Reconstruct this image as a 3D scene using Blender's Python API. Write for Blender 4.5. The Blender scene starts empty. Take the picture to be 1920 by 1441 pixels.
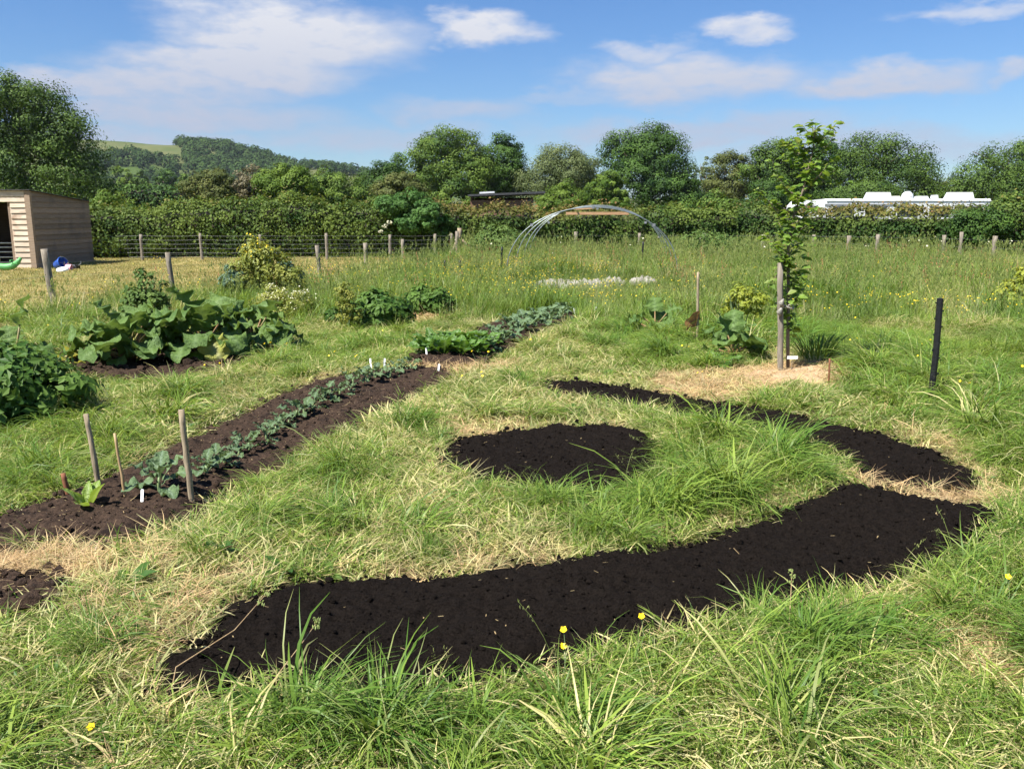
import bpy, math, random
import numpy as np
from mathutils import Vector, Matrix, Euler

# ------------------------------------------------------------------ camera
CAM_Z, PITCH, FPX = 1.65, math.radians(11.2), 1620.0
scene = bpy.context.scene
cam_data = bpy.data.cameras.new('camera')
cam_data.sensor_width = 36.0
cam_data.lens = 36.0 * FPX / 1920.0
cam_data.clip_start, cam_data.clip_end = 0.05, 8000.0
camera = bpy.data.objects.new('camera', cam_data)
camera.location = (0, 0, CAM_Z)
camera.rotation_euler = (math.radians(90) - PITCH, 0, 0)
scene.collection.objects.link(camera)
scene.camera = camera

CP, SP = math.cos(PITCH), math.sin(PITCH)
def ray(px, py):
    u, v = (px - 960.0) / FPX, (720.5 - py) / FPX
    return np.array([u, CP + v * SP, -SP + v * CP])
def G(px, py, z=0.0):                      # point of the ground plane seen at a photo pixel
    d = ray(px, py); t = (z - CAM_Z) / d[2]
    return np.array([d[0] * t, d[1] * t])
def AT(px, py, Y):                         # point at distance Y seen at a photo pixel
    d = ray(px, py); t = Y / d[1]
    return np.array([d[0] * t, Y, CAM_Z + d[2] * t])

# ------------------------------------------------------------------ world, sun, exposure
SUN = Vector((-0.46, -0.36, 0.84)).normalized()
world = bpy.data.worlds.new('World'); scene.world = world; world.use_nodes = True
def build_world():
    nt = world.node_tree; N = nt.nodes; Lk = nt.links; N.clear()
    def math_(op, a, b=None, c=None):
        n = N.new('ShaderNodeMath'); n.operation = op
        for i, v in enumerate((a, b, c)):
            if v is None: continue
            if isinstance(v, (int, float)): n.inputs[i].default_value = v
            else: Lk.new(v, n.inputs[i])
        return n.outputs[0]
    def vmath(op, a, b):
        n = N.new('ShaderNodeVectorMath'); n.operation = op
        for i, v in enumerate((a, b)):
            if isinstance(v, tuple): n.inputs[i].default_value = v
            elif v is not None: Lk.new(v, n.inputs[i])
        return n.outputs[1] if op == 'LENGTH' else n.outputs[0]
    def mrange(v, a, b, c, d, smooth=True):
        n = N.new('ShaderNodeMapRange'); n.interpolation_type = 'SMOOTHSTEP' if smooth else 'LINEAR'
        Lk.new(v, n.inputs[0])
        for i, q in enumerate((a, b, c, d)): n.inputs[1 + i].default_value = q
        return n.outputs[0]
    out = N.new('ShaderNodeOutputWorld'); bg = N.new('ShaderNodeBackground')
    sky = N.new('ShaderNodeTexSky'); sky.sky_type = 'NISHITA'; sky.sun_disc = False
    sky.sun_elevation = math.asin(SUN.z); sky.sun_rotation = math.atan2(SUN.x, SUN.y)
    sky.air_density = 1.15; sky.dust_density = 0.25; sky.ozone_density = 3.2; sky.altitude = 0
    tc = N.new('ShaderNodeTexCoord'); sep = N.new('ShaderNodeSeparateXYZ'); Lk.new(tc.outputs['Generated'], sep.inputs[0])
    az = math_('ARCTAN2', sep.outputs[0], sep.outputs[1]); el = math_('ARCSINE', sep.outputs[2])
    cmb = N.new('ShaderNodeCombineXYZ'); Lk.new(az, cmb.inputs[0]); Lk.new(el, cmb.inputs[1])
    flat = cmb.outputs[0]
    st = vmath('MULTIPLY', flat, (1.0, 2.6, 1.0))
    def noise(vec, scale, detail, rough=0.55):
        n = N.new('ShaderNodeTexNoise'); n.inputs['Scale'].default_value = scale
        n.inputs['Detail'].default_value = detail; n.inputs['Roughness'].default_value = rough
        Lk.new(vec, n.inputs['Vector']); return n
    n1 = noise(st, 9.0, 5.0); n2 = noise(st, 34.0, 4.0, 0.6)
    d1 = vmath('MULTIPLY', vmath('SUBTRACT', n1.outputs['Color'], (0.5, 0.5, 0.5)), (0.15, 0.06, 0))
    d2 = vmath('MULTIPLY', vmath('SUBTRACT', n2.outputs['Color'], (0.5, 0.5, 0.5)), (0.035, 0.016, 0))
    vec = vmath('ADD', vmath('ADD', flat, d1), d2)
    # clouds of the place: centre and half size (measured in the photograph), whiteness, greyness
    clouds = [(545, 66, 255, 68, 1.0), (455, 122, 255, 46, .85), (905, 58, 120, 36, .92), (265, 158, 280, 36, .74),
              (330, 210, 330, 36, .68), (240, 262, 360, 34, .58), (1290, 145, 250, 48, .74), (1215, 92, 110, 24, .55),
              (1640, 155, 210, 30, .74), (1410, 46, 95, 24, .66), (870, 205, 150, 36, .5), (1290, 248, 360, 38, .58),
              (1840, 14, 110, 20, .5), (1905, 128, 45, 26, .55), (1640, 275, 320, 42, .58),
              (710, 262, 240, 40, .5), (1060, 178, 120, 16, .3)]
    tot = None
    for (cx, cy, hx, hy, s) in clouds:
        d = ray(cx, cy); d = d / np.linalg.norm(d)
        c = (math.atan2(d[0], d[1]), math.asin(d[2]), 0)
        q = vmath('DIVIDE', vmath('SUBTRACT', vec, c), (hx / FPX, hy / FPX, 1))
        m = mrange(vmath('LENGTH', q, None), 1.14, .32, 0.0, min(1.0, s * 1.18))
        tot = m if tot is None else math_('MAXIMUM', tot, m)
    # the same kind of scattered cloud over the rest of the sky
    g = noise(vmath('MULTIPLY', tc.outputs['Generated'], (1, 1, 2.2)), 3.2, 6.0)
    gen = mrange(g.outputs['Fac'], .52, .72, 0, .8)
    high = mrange(el, .24, .38, 0, 1); side = mrange(math_('ABSOLUTE', az), .62, .85, 0, 1)
    gen = math_('MULTIPLY', gen, math_('MAXIMUM', high, side))
    gen = math_('MULTIPLY', gen, mrange(el, .0, .06, 0, 1))
    fine = math_('ADD', math_('MULTIPLY', n2.outputs['Fac'], 1.3), .36)
    mask = math_('MINIMUM', math_('MULTIPLY', math_('MAXIMUM', tot, gen), fine), .95)
    hs = N.new('ShaderNodeMix'); hs.data_type = 'RGBA'; hs.blend_type = 'MULTIPLY'; hs.inputs[0].default_value = 1.0
    tint = N.new('ShaderNodeMix'); tint.data_type = 'RGBA'; Lk.new(mrange(el, -.02, .32, 0, 1), tint.inputs[0])
    tint.inputs[6].default_value = SKY_LOW; tint.inputs[7].default_value = SKY_TOP
    Lk.new(sky.outputs[0], hs.inputs[6]); Lk.new(tint.outputs[2], hs.inputs[7])
    mix = N.new('ShaderNodeMix'); mix.data_type = 'RGBA'
    Lk.new(mask, mix.inputs[0]); Lk.new(hs.outputs[2], mix.inputs[6])
    cm = N.new('ShaderNodeMix'); cm.data_type = 'RGBA'; Lk.new(mrange(el, .08, .24, 0, 1), cm.inputs[0])
    cm.inputs[6].default_value = CLOUD_LOW; cm.inputs[7].default_value = CLOUD; Lk.new(cm.outputs[2], mix.inputs[7])
    Lk.new(mix.outputs[2], bg.inputs[0]); bg.inputs[1].default_value = 0.060
    Lk.new(bg.outputs[0], out.inputs[0])
SKY_LOW, SKY_TOP, CLOUD = (.58, .75, 1.0, 1), (.47, .69, 1.0, 1), (6.3, 6.35, 6.7, 1)
CLOUD_LOW = (3.8, 4.15, 5.2, 1)
build_world()
sun_l = bpy.data.lights.new('sun', 'SUN'); sun_l.energy = 5.0; sun_l.angle = math.radians(0.55); sun_l.color = (1.0, 0.965, 0.90)
sun_o = bpy.data.objects.new('sun', sun_l); sun_o.rotation_mode = 'QUATERNION'
sun_o.rotation_quaternion = SUN.to_track_quat('Z', 'Y'); sun_o.location = (-20, -12, 30)
scene.collection.objects.link(sun_o)
vs = scene.view_settings
vs.view_transform = 'Standard'; vs.look = 'None'; vs.gamma = 1.0; vs.exposure = 1.15; vs.use_curve_mapping = False
scene.cycles.max_bounces = 6; scene.cycles.diffuse_bounces = 3; scene.cycles.glossy_bounces = 2
scene.cycles.transmission_bounces = 4; scene.cycles.transparent_max_bounces = 6; scene.cycles.volume_bounces = 0
scene.cycles.caustics_reflective = False; scene.cycles.caustics_refractive = False
scene.cycles.use_adaptive_sampling = True; scene.cycles.adaptive_threshold = 0.02
scene.cycles.use_denoising = True

# ------------------------------------------------------------------ helpers
rng = np.random.default_rng(11)
rnd = random.Random(5)
COL = scene.collection

def vnoise(x, y, seed=0):
    x = np.asarray(x, float); y = np.asarray(y, float)
    xi = np.floor(x).astype(np.int64); yi = np.floor(y).astype(np.int64)
    fx = x - xi; fy = y - yi; fx = fx * fx * (3 - 2 * fx); fy = fy * fy * (3 - 2 * fy)
    def h(a, b):
        n = (a * 374761393 + b * 668265263 + seed * 1442695041) & 0xffffffff
        n = ((n ^ (n >> 13)) * 1274126177) & 0xffffffff
        return ((n ^ (n >> 16)) & 0xffff) / 65535.0
    return ((h(xi, yi) * (1 - fx) + h(xi + 1, yi) * fx) * (1 - fy) + (h(xi, yi + 1) * (1 - fx) + h(xi + 1, yi + 1) * fx) * fy)
def fbm(x, y, octs=4, seed=0):
    s = 0; a = 0.5; t = 0
    for i in range(octs):
        s = s + a * vnoise(np.asarray(x) * 2 ** i, np.asarray(y) * 2 ** i, seed + i * 17); t += a; a *= 0.5
    return s / t
def sstep(a, b, x):
    t = np.clip((np.asarray(x, float) - a) / (b - a), 0, 1); return t * t * (3 - 2 * t)

def poly_sd(poly, x, y):                   # signed distance, negative inside
    x = np.asarray(x, float); y = np.asarray(y, float)
    P = np.asarray(poly, float); d2 = np.full(x.shape, 1e18); ins = np.zeros(x.shape, bool)
    for i in range(len(P)):
        a = P[i]; b = P[(i + 1) % len(P)]; e = b - a
        wx = x - a[0]; wy = y - a[1]
        t = np.clip((wx * e[0] + wy * e[1]) / max(1e-12, e @ e), 0, 1)
        d2 = np.minimum(d2, (wx - t * e[0]) ** 2 + (wy - t * e[1]) ** 2)
        c = ((a[1] <= y) & (b[1] > y)) | ((b[1] <= y) & (a[1] > y))
        with np.errstate(divide='ignore', invalid='ignore'):
            xx = a[0] + (y - a[1]) / (b[1] - a[1] if b[1] != a[1] else 1e-9) * e[0]
        ins ^= c & (x < xx)
    d = np.sqrt(d2)
    return np.where(ins, -d, d)
def smooth_poly(P, n=2):                   # Chaikin
    P = np.asarray(P, float)
    for _ in range(n):
        Q = np.roll(P, -1, 0); P = np.stack([.75 * P + .25 * Q, .25 * P + .75 * Q], 1).reshape(-1, 2)
    return P
def PG(px_list): return np.array([G(*p) for p in px_list])

def gz(x, y):                              # the gentle unevenness of the plot
    x = np.asarray(x, float); y = np.asarray(y, float)
    a = 0.030 * np.sin(x * 1.3 + 0.7) * np.cos(y * 1.1) + 0.022 * np.sin(x * 2.9 + y * 1.7) + 0.03 * (fbm(x * .9, y * .9, 2, 3) - .5)
    return a * sstep(60, 30, np.abs(y)) * sstep(60, 30, np.abs(x))
def gzf(x, y): return float(gz(np.array([x]), np.array([y]))[0])

def np_mesh(name, V, F, attrs=None, smooth=False):
    me = bpy.data.meshes.new(name); V = np.asarray(V, np.float32).reshape(-1, 3)
    Fs = F if isinstance(F, list) and len(F) and isinstance(F[0], np.ndarray) else None
    if Fs is None:
        if isinstance(F, np.ndarray): Fs = [F]
        else:
            by = {}
            for f in F: by.setdefault(len(f), []).append(f)
            Fs = [np.array(v, np.int32) for v in by.values()]
    loops = np.concatenate([f.ravel() for f in Fs]).astype(np.int32)
    tot = np.concatenate([np.full(len(f), f.shape[1]) for f in Fs])
    start = np.concatenate([[0], np.cumsum(tot)[:-1]]).astype(np.int32)
    me.vertices.add(len(V)); me.vertices.foreach_set('co', V.ravel())
    me.loops.add(len(loops)); me.loops.foreach_set('vertex_index', loops)
    me.polygons.add(len(tot)); me.polygons.foreach_set('loop_start', start)
    me.update(calc_edges=True)
    me.polygons.foreach_set('use_smooth', np.full(len(tot), bool(smooth)))
    for k, v in (attrs or {}).items():
        a = me.attributes.new(k, 'FLOAT', 'POINT'); a.data.foreach_set('value', np.asarray(v, np.float32))
    return me
def link(name, me, mat=None, parent=None, loc=None, rot=None, scl=None):
    o = bpy.data.objects.new(name, me); COL.objects.link(o)
    if mat is not None and me is not None and not me.materials: me.materials.append(mat)
    if parent is not None: o.parent = parent
    if loc is not None: o.location = [float(v) for v in loc]
    if rot is not None: o.rotation_euler = [float(v) for v in rot]
    if scl is not None: o.scale = (scl, scl, scl) if isinstance(scl, (int, float)) else scl
    return o
def tag(o, label=None, cat=None, group=None, kind=None):
    if label: o['label'] = label
    if cat: o['category'] = cat
    if group: o['group'] = group
    if kind: o['kind'] = kind
    return o
def thing(name, label, cat, loc=(0, 0, 0), rz=0.0, group=None):
    o = link(name, None, loc=loc, rot=(0, 0, rz)); o.empty_display_size = .2
    return tag(o, label, cat, group)
def copy_tree(o, parent=None):
    c = o.copy(); COL.objects.link(c); c.parent = parent
    for ch in list(o.children): copy_tree(ch, c)
    return c

class MB:
    def __init__(s): s.V = []; s.F = []
    def add(s, V, F):
        n = len(s.V); s.V += [tuple(map(float, v)) for v in V]; s.F += [tuple(i + n for i in f) for f in F]; return s
    def box(s, x0, x1, y0, y1, z0, z1, M=None):
        V = [(x, y, z) for z in (z0, z1) for y in (y0, y1) for x in (x0, x1)]
        if M is not None: V = [M @ Vector(v) for v in V]
        return s.add(V, [(0, 2, 3, 1), (4, 5, 7, 6), (0, 1, 5, 4), (2, 6, 7, 3), (0, 4, 6, 2), (1, 3, 7, 5)])
    def tube(s, path, r, n=8, caps=True):
        P = [Vector(p) for p in path]; k = len(P); rr = r if hasattr(r, '__len__') else [r] * k
        T = [(P[min(i + 1, k - 1)] - P[max(i - 1, 0)]).normalized() for i in range(k)]
        ref = Vector((1, 0, 0)) if abs(T[0].x) < .8 else Vector((0, 1, 0))
        V = []
        for i in range(k):
            u = (ref - T[i] * ref.dot(T[i])).normalized(); ref = u; w = T[i].cross(u)
            for j in range(n):
                a = 2 * math.pi * j / n; V.append(P[i] + (u * math.cos(a) + w * math.sin(a)) * rr[i])
        F = [(i * n + j, i * n + (j + 1) % n, (i + 1) * n + (j + 1) % n, (i + 1) * n + j) for i in range(k - 1) for j in range(n)]
        if caps: F += [tuple(reversed(range(n))), tuple(range((k - 1) * n, k * n))]
        return s.add(V, F)
    def lathe(s, prof, n=20, M=None):
        V = []
        for (r, z) in prof:
            for j in range(n):
                a = 2 * math.pi * j / n; v = Vector((r * math.cos(a), r * math.sin(a), z)); V.append(M @ v if M is not None else v)
        k = len(prof)
        return s.add(V, [(i * n + j, i * n + (j + 1) % n, (i + 1) * n + (j + 1) % n, (i + 1) * n + j) for i in range(k - 1) for j in range(n)])
    def prism(s, poly, axis, a, b):        # polygon in the two other axes, extruded along axis
        def put(p, t):
            q = list(p); q.insert(axis, t); return q
        n = len(poly); V = [put(p, a) for p in poly] + [put(p, b) for p in poly]
        return s.add(V, [tuple(range(n)), tuple(reversed(range(n, 2 * n)))] + [(i, i + n, (i + 1) % n + n, (i + 1) % n) for i in range(n)])
    def mesh(s, name, smooth=False): return np_mesh(name, np.array(s.V), s.F, smooth=smooth)
    def build(s, name, mat, parent=None, smooth=False, **k): return link(name, s.mesh(name, smooth), mat, parent, **k)

# ------------------------------------------------------------------ materials
def new_mat(name):
    m = bpy.data.materials.new(name); m.use_nodes = True; nt = m.node_tree
    b = nt.nodes['Principled BSDF']; return m, nt, b
def mixc(nt, fac, a, b, mode='MIX'):
    n = nt.nodes.new('ShaderNodeMix'); n.data_type = 'RGBA'; n.blend_type = mode
    for sock, v in ((n.inputs[0], fac), (n.inputs[6], a), (n.inputs[7], b)):
        if isinstance(v, (int, float)): sock.default_value = v
        elif isinstance(v, tuple): sock.default_value = v if len(v) == 4 else v + (1,)
        else: nt.links.new(v, sock)
    return n.outputs[2]
def noise_n(nt, scale, detail=4, rough=.6, coord='Object', stretch=None, out='Fac', dist=0):
    tc = nt.nodes.new('ShaderNodeTexCoord'); n = nt.nodes.new('ShaderNodeTexNoise')
    n.inputs['Scale'].default_value = scale; n.inputs['Detail'].default_value = detail; n.inputs['Roughness'].default_value = rough
    n.inputs['Distortion'].default_value = dist
    src = tc.outputs[coord]
    if stretch:
        mp = nt.nodes.new('ShaderNodeMapping'); mp.inputs['Scale'].default_value = stretch; nt.links.new(src, mp.inputs[0]); src = mp.outputs[0]
    nt.links.new(src, n.inputs['Vector']); return n.outputs[out]
def mrange_n(nt, v, a, b, c=0., d=1., smooth=True):
    n = nt.nodes.new('ShaderNodeMapRange'); n.interpolation_type = 'SMOOTHSTEP' if smooth else 'LINEAR'; nt.links.new(v, n.inputs[0])
    for i, q in enumerate((a, b, c, d)): n.inputs[1 + i].default_value = q
    return n.outputs[0]
def math_n(nt, op, a, b=None):
    n = nt.nodes.new('ShaderNodeMath'); n.operation = op
    for i, v in enumerate((a, b)):
        if v is None: continue
        if isinstance(v, (int, float)): n.inputs[i].default_value = v
        else: nt.links.new(v, n.inputs[i])
    return n.outputs[0]
def attr_n(nt, name, kind='GEOMETRY'):
    n = nt.nodes.new('ShaderNodeAttribute'); n.attribute_type = kind; n.attribute_name = name; return n.outputs['Fac']
def bump_n(nt, b, h, strength, dist):
    n = nt.nodes.new('ShaderNodeBump'); n.inputs['Strength'].default_value = strength; n.inputs['Distance'].default_value = dist
    nt.links.new(h, n.inputs['Height']); nt.links.new(n.outputs[0], b.inputs['Normal'])
def surf(name, c1, c2, scale=8, rough=.8, bump=.3, bdist=.01, stretch=None, spec=.3, c3=None, metal=0, each=0):
    m, nt, b = new_mat(name)
    f = noise_n(nt, scale, 6, .62, stretch=stretch)
    c = mixc(nt, mrange_n(nt, f, .3, .7), c1, c2)
    if c3 is not None:
        f3 = noise_n(nt, scale * .23, 3, .6); c = mixc(nt, mrange_n(nt, f3, .52, .7), c, c3)
    if each:
        oi = nt.nodes.new('ShaderNodeObjectInfo'); k = 1 - each
        c = mixc(nt, 1.0, c, mixc(nt, oi.outputs['Random'], (k, k, k), (1 + each, 1 + each * .9, 1 + each * .8)), 'MULTIPLY')
    nt.links.new(c, b.inputs['Base Color'])
    b.inputs['Roughness'].default_value = rough; b.inputs['Specular IOR Level'].default_value = spec; b.inputs['Metallic'].default_value = metal
    if bump:
        bump_n(nt, b, noise_n(nt, scale * 2.3, 5, .6, stretch=stretch), bump, bdist)
    return m
def leaf_mat(name, c1, c2, rough=.5, spec=.3, trans=.3, tcol=None, red=None, mid=None, var=.0):
    m, nt, b = new_mat(name)
    c = mixc(nt, attr_n(nt, 'tint'), c1, c2)
    if var:
        oi = nt.nodes.new('ShaderNodeObjectInfo')
        c = mixc(nt, math_n(nt, 'MULTIPLY', oi.outputs['Random'], var), c, (c2[0] * 1.5, c2[1] * 1.35, c2[2]))
    if red: c = mixc(nt, attr_n(nt, 'red'), c, red)
    if mid: c = mixc(nt, attr_n(nt, 'mid'), c, mid)
    if var:
        f = noise_n(nt, 30, 3); c = mixc(nt, mrange_n(nt, f, .35, .7, 0, .35), c, c1)
        bump_n(nt, b, noise_n(nt, 30, 4, dist=.8), .8, .03)
    nt.links.new(c, b.inputs['Base Color'])
    b.inputs['Roughness'].default_value = rough; b.inputs['Specular IOR Level'].default_value = spec
    t = nt.nodes.new('ShaderNodeBsdfTranslucent'); ms = nt.nodes.new('ShaderNodeMixShader'); ms.inputs[0].default_value = trans
    tc = mixc(nt, .55, c, tcol or (c2[0] * 1.7, c2[1] * 1.5, c2[2] * .8))
    nt.links.new(tc, t.inputs[0]); nt.links.new(b.outputs[0], ms.inputs[1]); nt.links.new(t.outputs[0], ms.inputs[2])
    nt.links.new(ms.outputs[0], nt.nodes['Material Output'].inputs[0])
    return m
def grass_mat(name, g1, g2, d1, d2, trans=.35):
    m, nt, b = new_mat(name)
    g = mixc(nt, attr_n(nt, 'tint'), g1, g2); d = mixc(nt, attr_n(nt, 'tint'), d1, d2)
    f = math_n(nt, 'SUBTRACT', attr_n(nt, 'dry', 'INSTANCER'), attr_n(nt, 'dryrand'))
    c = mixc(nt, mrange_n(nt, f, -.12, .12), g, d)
    oi = nt.nodes.new('ShaderNodeObjectInfo')
    c = mixc(nt, math_n(nt, 'MULTIPLY', attr_n(nt, 'lush', 'INSTANCER'), .75), c, (g1[0] * 1.35, g1[1] * 1.25, g1[2] * 1.5))
    c = mixc(nt, attr_n(nt, 'head'), c, (.30, .29, .13))
    c = mixc(nt, 1.0, c, mixc(nt, oi.outputs['Random'], (.74, .78, .8), (1.22, 1.18, 1.1)), 'MULTIPLY')
    nt.links.new(c, b.inputs['Base Color']); b.inputs['Roughness'].default_value = .45; b.inputs['Specular IOR Level'].default_value = .22
    t = nt.nodes.new('ShaderNodeBsdfTranslucent'); ms = nt.nodes.new('ShaderNodeMixShader'); ms.inputs[0].default_value = trans
    nt.links.new(mixc(nt, .35, c, (.42, .50, .04)), t.inputs[0]); nt.links.new(b.outputs[0], ms.inputs[1]); nt.links.new(t.outputs[0], ms.inputs[2])
    nt.links.new(ms.outputs[0], nt.nodes['Material Output'].inputs[0])
    return m

G1, G2 = (.052, .128, .015), (.315, .405, .075)
D1, D2 = (.64, .60, .30), (.50, .38, .18)
M_GRASS = grass_mat('grass_blades', G1, G2, D1, D2)
M_STRAW = grass_mat('straw_stems', (.50, .42, .20), (.34, .24, .11), (.56, .42, .22), (.36, .20, .11), .15)
M_MEADOW = grass_mat('meadow_blades', (.075, .155, .020), (.32, .40, .07), (.52, .48, .22), (.44, .34, .17))
M_PADDOCK = grass_mat('paddock_blades', (.13, .15, .035), (.24, .22, .07), (.42, .32, .13), (.36, .25, .11), .2)
M_WEED = leaf_mat('weed_leaf', (.04, .10, .015), (.11, .19, .03))
M_PETAL = surf('buttercup_petal', (.80, .52, .01), (.85, .62, .02), 40, .4, 0)
M_SORREL = surf('sorrel_spike', (.30, .09, .05), (.40, .20, .09), 30, .8, 0)
M_WFLOWER = surf('cream_flower', (.52, .50, .33), (.66, .63, .46), 30, .7, 0)
M_COMPOST = surf('black_compost', (.0058, .0044, .0036), (.0190, .0148, .0122), 110, .95, 1.0, .014, spec=.03, c3=(.0150, .0115, .0094))
M_SOIL = surf('brown_soil', (.026, .0170, .0120), (.064, .041, .0275), 45, .95, .9, .014, spec=.1, c3=(.016, .011, .0085))
M_POST = surf('weathered_post', (.13, .105, .078), (.29, .25, .195), 14, .9, .6, .01, stretch=(3, 3, .35))
M_STAKE = surf('pale_stick', (.16, .12, .08), (.36, .29, .19), 20, .85, .5, .006, stretch=(3, 3, .4))
M_STAKE2 = surf('grey_stake', (.15, .125, .095), (.26, .225, .18), 14, .9, .6, .01, stretch=(3, 3, .35))
M_BAMBOO = surf('thin_cane', (.30, .19, .09), (.42, .30, .16), 20, .6, .2, .004, stretch=(3, 3, .3))
M_RUST = surf('rusty_cane', (.16, .06, .03), (.24, .10, .05), 20, .8, .3, .004)
M_WIRE = surf('galvanised_wire', (.20, .20, .20), (.32, .32, .32), 30, .45, 0, metal=.7)
M_PIPE = surf('galvanised_pipe', (.19, .22, .22), (.30, .33, .33), 12, .4, .1, .003, metal=.55)
M_BARFRESH = surf('bare_timber', (.36, .20, .10), (.50, .31, .17), 10, .8, .3, .005, stretch=(.4, 4, 4))
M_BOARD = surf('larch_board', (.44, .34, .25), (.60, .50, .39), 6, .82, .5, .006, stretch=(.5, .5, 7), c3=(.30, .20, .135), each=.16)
M_BOARDS = surf('weathered_shaded_board', (.215, .155, .108), (.290, .218, .158), 6, .85, .5, .006, stretch=(.5, .5, 7), c3=(.19, .145, .11), each=.22)  # darker copy of the front boards: side wall shade put into the colour
M_INNER = surf('shaded_inner_board', (.045, .032, .024), (.075, .055, .042), 6, .9, .3, .006, stretch=(.5, .5, 7))  # boards coloured dark to stand in for the shade inside the shelter
M_ROOF = surf('roof_sheet', (.035, .033, .033), (.07, .066, .063), 5, .8, .2, .01)
M_DARKWALL = surf('brown_cladding', (.13, .068, .044), (.20, .115, .075), 5, .8, .3, .01, stretch=(.5, .5, 8))
M_FELT = surf('roof_felt', (.035, .036, .04), (.06, .062, .066), 5, .8, .1, .01)
M_WHITE = surf('white_gelcoat', (.60, .61, .61), (.72, .72, .72), 1.5, .3, 0, spec=.5)
M_WHITE2 = surf('cream_vent', (.74, .73, .62), (.8, .78, .68), 5, .4, 0)
M_GLASS = surf('dark_window', (.02, .025, .03), (.04, .045, .05), 2, .08, 0, spec=.7)
M_GREYTRIM = surf('grey_trim', (.16, .17, .18), (.24, .25, .26), 4, .5, 0)
M_BLACKP = surf('black_plastic', (.009, .009, .010), (.018, .018, .019), 30, .45, .3, .004)
M_LABEL = surf('white_label', (.78, .78, .76), (.84, .84, .82), 20, .5, 0)
M_GREENP = surf('green_plastic', (.10, .34, .10), (.14, .42, .14), 8, .45, .05, .004)
M_BLUEP = surf('blue_plastic', (.015, .07, .36), (.03, .12, .50), 8, .35, .05, .004)
M_PINKP = surf('pink_plastic', (.62, .27, .33), (.70, .36, .40), 8, .5, .05, .004)
M_CLOTH = surf('white_fleece', (.19, .175, .145), (.36, .335, .29), 9, .9, .7, .03)
M_BARK = surf('bark', (.075, .055, .04), (.14, .11, .08), 7, .95, .8, .03, stretch=(2, 2, .5))
M_CORE = surf('hedge_core_shade', (.022, .020, .012), (.05, .042, .026), 9, .95, .8, .05)  # for the hedge core; interior shade put into the colour
M_TRUNK = surf('young_bark', (.13, .095, .07), (.22, .17, .13), 20, .85, .4, .006, stretch=(2, 2, .5))
M_MULCH = surf('straw_mulch_bed', (.36, .23, .13), (.54, .39, .23), 30, .9, .8, .02)

# ------------------------------------------------------------------ layout of the plot (ground polygons)
BEDS = {
 'front': smooth_poly(PG([(306,1262),(334,1335),(480,1305),(640,1292),(800,1275),(1000,1245),(1200,1195),(1400,1150),(1560,1115),(1700,1072),(1800,1042),(1890,985),(1868,953),(1740,946),(1640,920),(1575,914),(1535,940),(1450,966),(1330,1008),(1200,1042),(1000,1066),(800,1082),(600,1092),(520,1106),(445,1150),(425,1188),(365,1238),(318,1250)]), 1),
 'round': smooth_poly(PG([(824,856),(862,826),(940,809),(1020,804),(1105,805),(1182,816),(1234,840),(1238,878),(1192,914),(1095,934),(995,932),(900,912),(838,886)]), 2),
 'curved': smooth_poly(PG([(1015,716),(1090,710),(1165,720),(1250,737),(1380,764),(1480,776),(1560,796),(1700,828),(1795,862),(1836,892),(1828,912),(1740,919),(1690,912),(1612,888),(1585,862),(1525,840),(1420,814),(1310,796),(1230,774),(1120,752),(1020,738)]), 1),
 'seedling': smooth_poly(PG([(-60,985),(20,962),(130,935),(230,888),(300,848),(400,798),(470,768),(560,738),(640,714),(710,697),(770,694),(845,698),(842,708),(785,742),(705,782),(625,815),(545,856),(465,897),(425,925),(385,962),(345,990),(225,1035),(110,1018),(0,1028),(-60,1030)]), 1),
 'leafy': smooth_poly(PG([(755,682),(795,664),(860,636),(930,606),(1000,585),(1075,584),(1085,596),(1040,622),(985,648),(930,668),(905,680),(860,691),(770,693)]), 1),
 'rhubarb': smooth_poly(PG([(95,690),(130,668),(260,655),(420,650),(470,672),(450,695),(330,708),(200,712)]), 1),
 'corner': smooth_poly(PG([(-80,1085),(0,1085),(85,1095),(100,1130),(60,1165),(-80,1180)]), 1),
}
LUSH = [(PG([(1200,885),(1235,800),(1300,792),(1500,832),(1600,895),(1545,930),(1380,975),(1200,1015),(1090,960)]), 1.0),
        (PG([(890,900),(1230,905),(1180,985),(880,975)]), .75),
        (PG([(1000,1250),(1500,1120),(1900,1000),(2150,1000),(2150,1480),(900,1480)]), .85),
        (PG([(330,1335),(1000,1250),(900,1480),(-200,1480),(-200,1260),(250,1330)]), .62),
        (PG([(1580,745),(1920,690),(2100,700),(2100,960),(1890,960),(1840,880)]), .8),
        (PG([(-100,800),(160,780),(310,795),(235,880),(20,958),(-100,980)]), .75),
        (PG([(395,960),(560,868),(770,850),(750,920),(600,1045),(400,1000)]), .8),
        (PG([(560,640),(760,600),(760,680),(560,720)]), .5),
        (PG([(1330,600),(1460,640),(1440,690),(1250,690),(1200,650)]), .8),
        (PG([(120,660),(0,640),(0,560),(200,560)]), .9),
        (PG([(1560,560),(2150,560),(2150,760),(1620,745)]), .85), (PG([(1080,590),(1330,590),(1340,690),(1180,690),(1080,640)]), .6),
        (PG([(1480,640),(1700,640),(1740,740),(1560,730)]), .8)]
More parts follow.
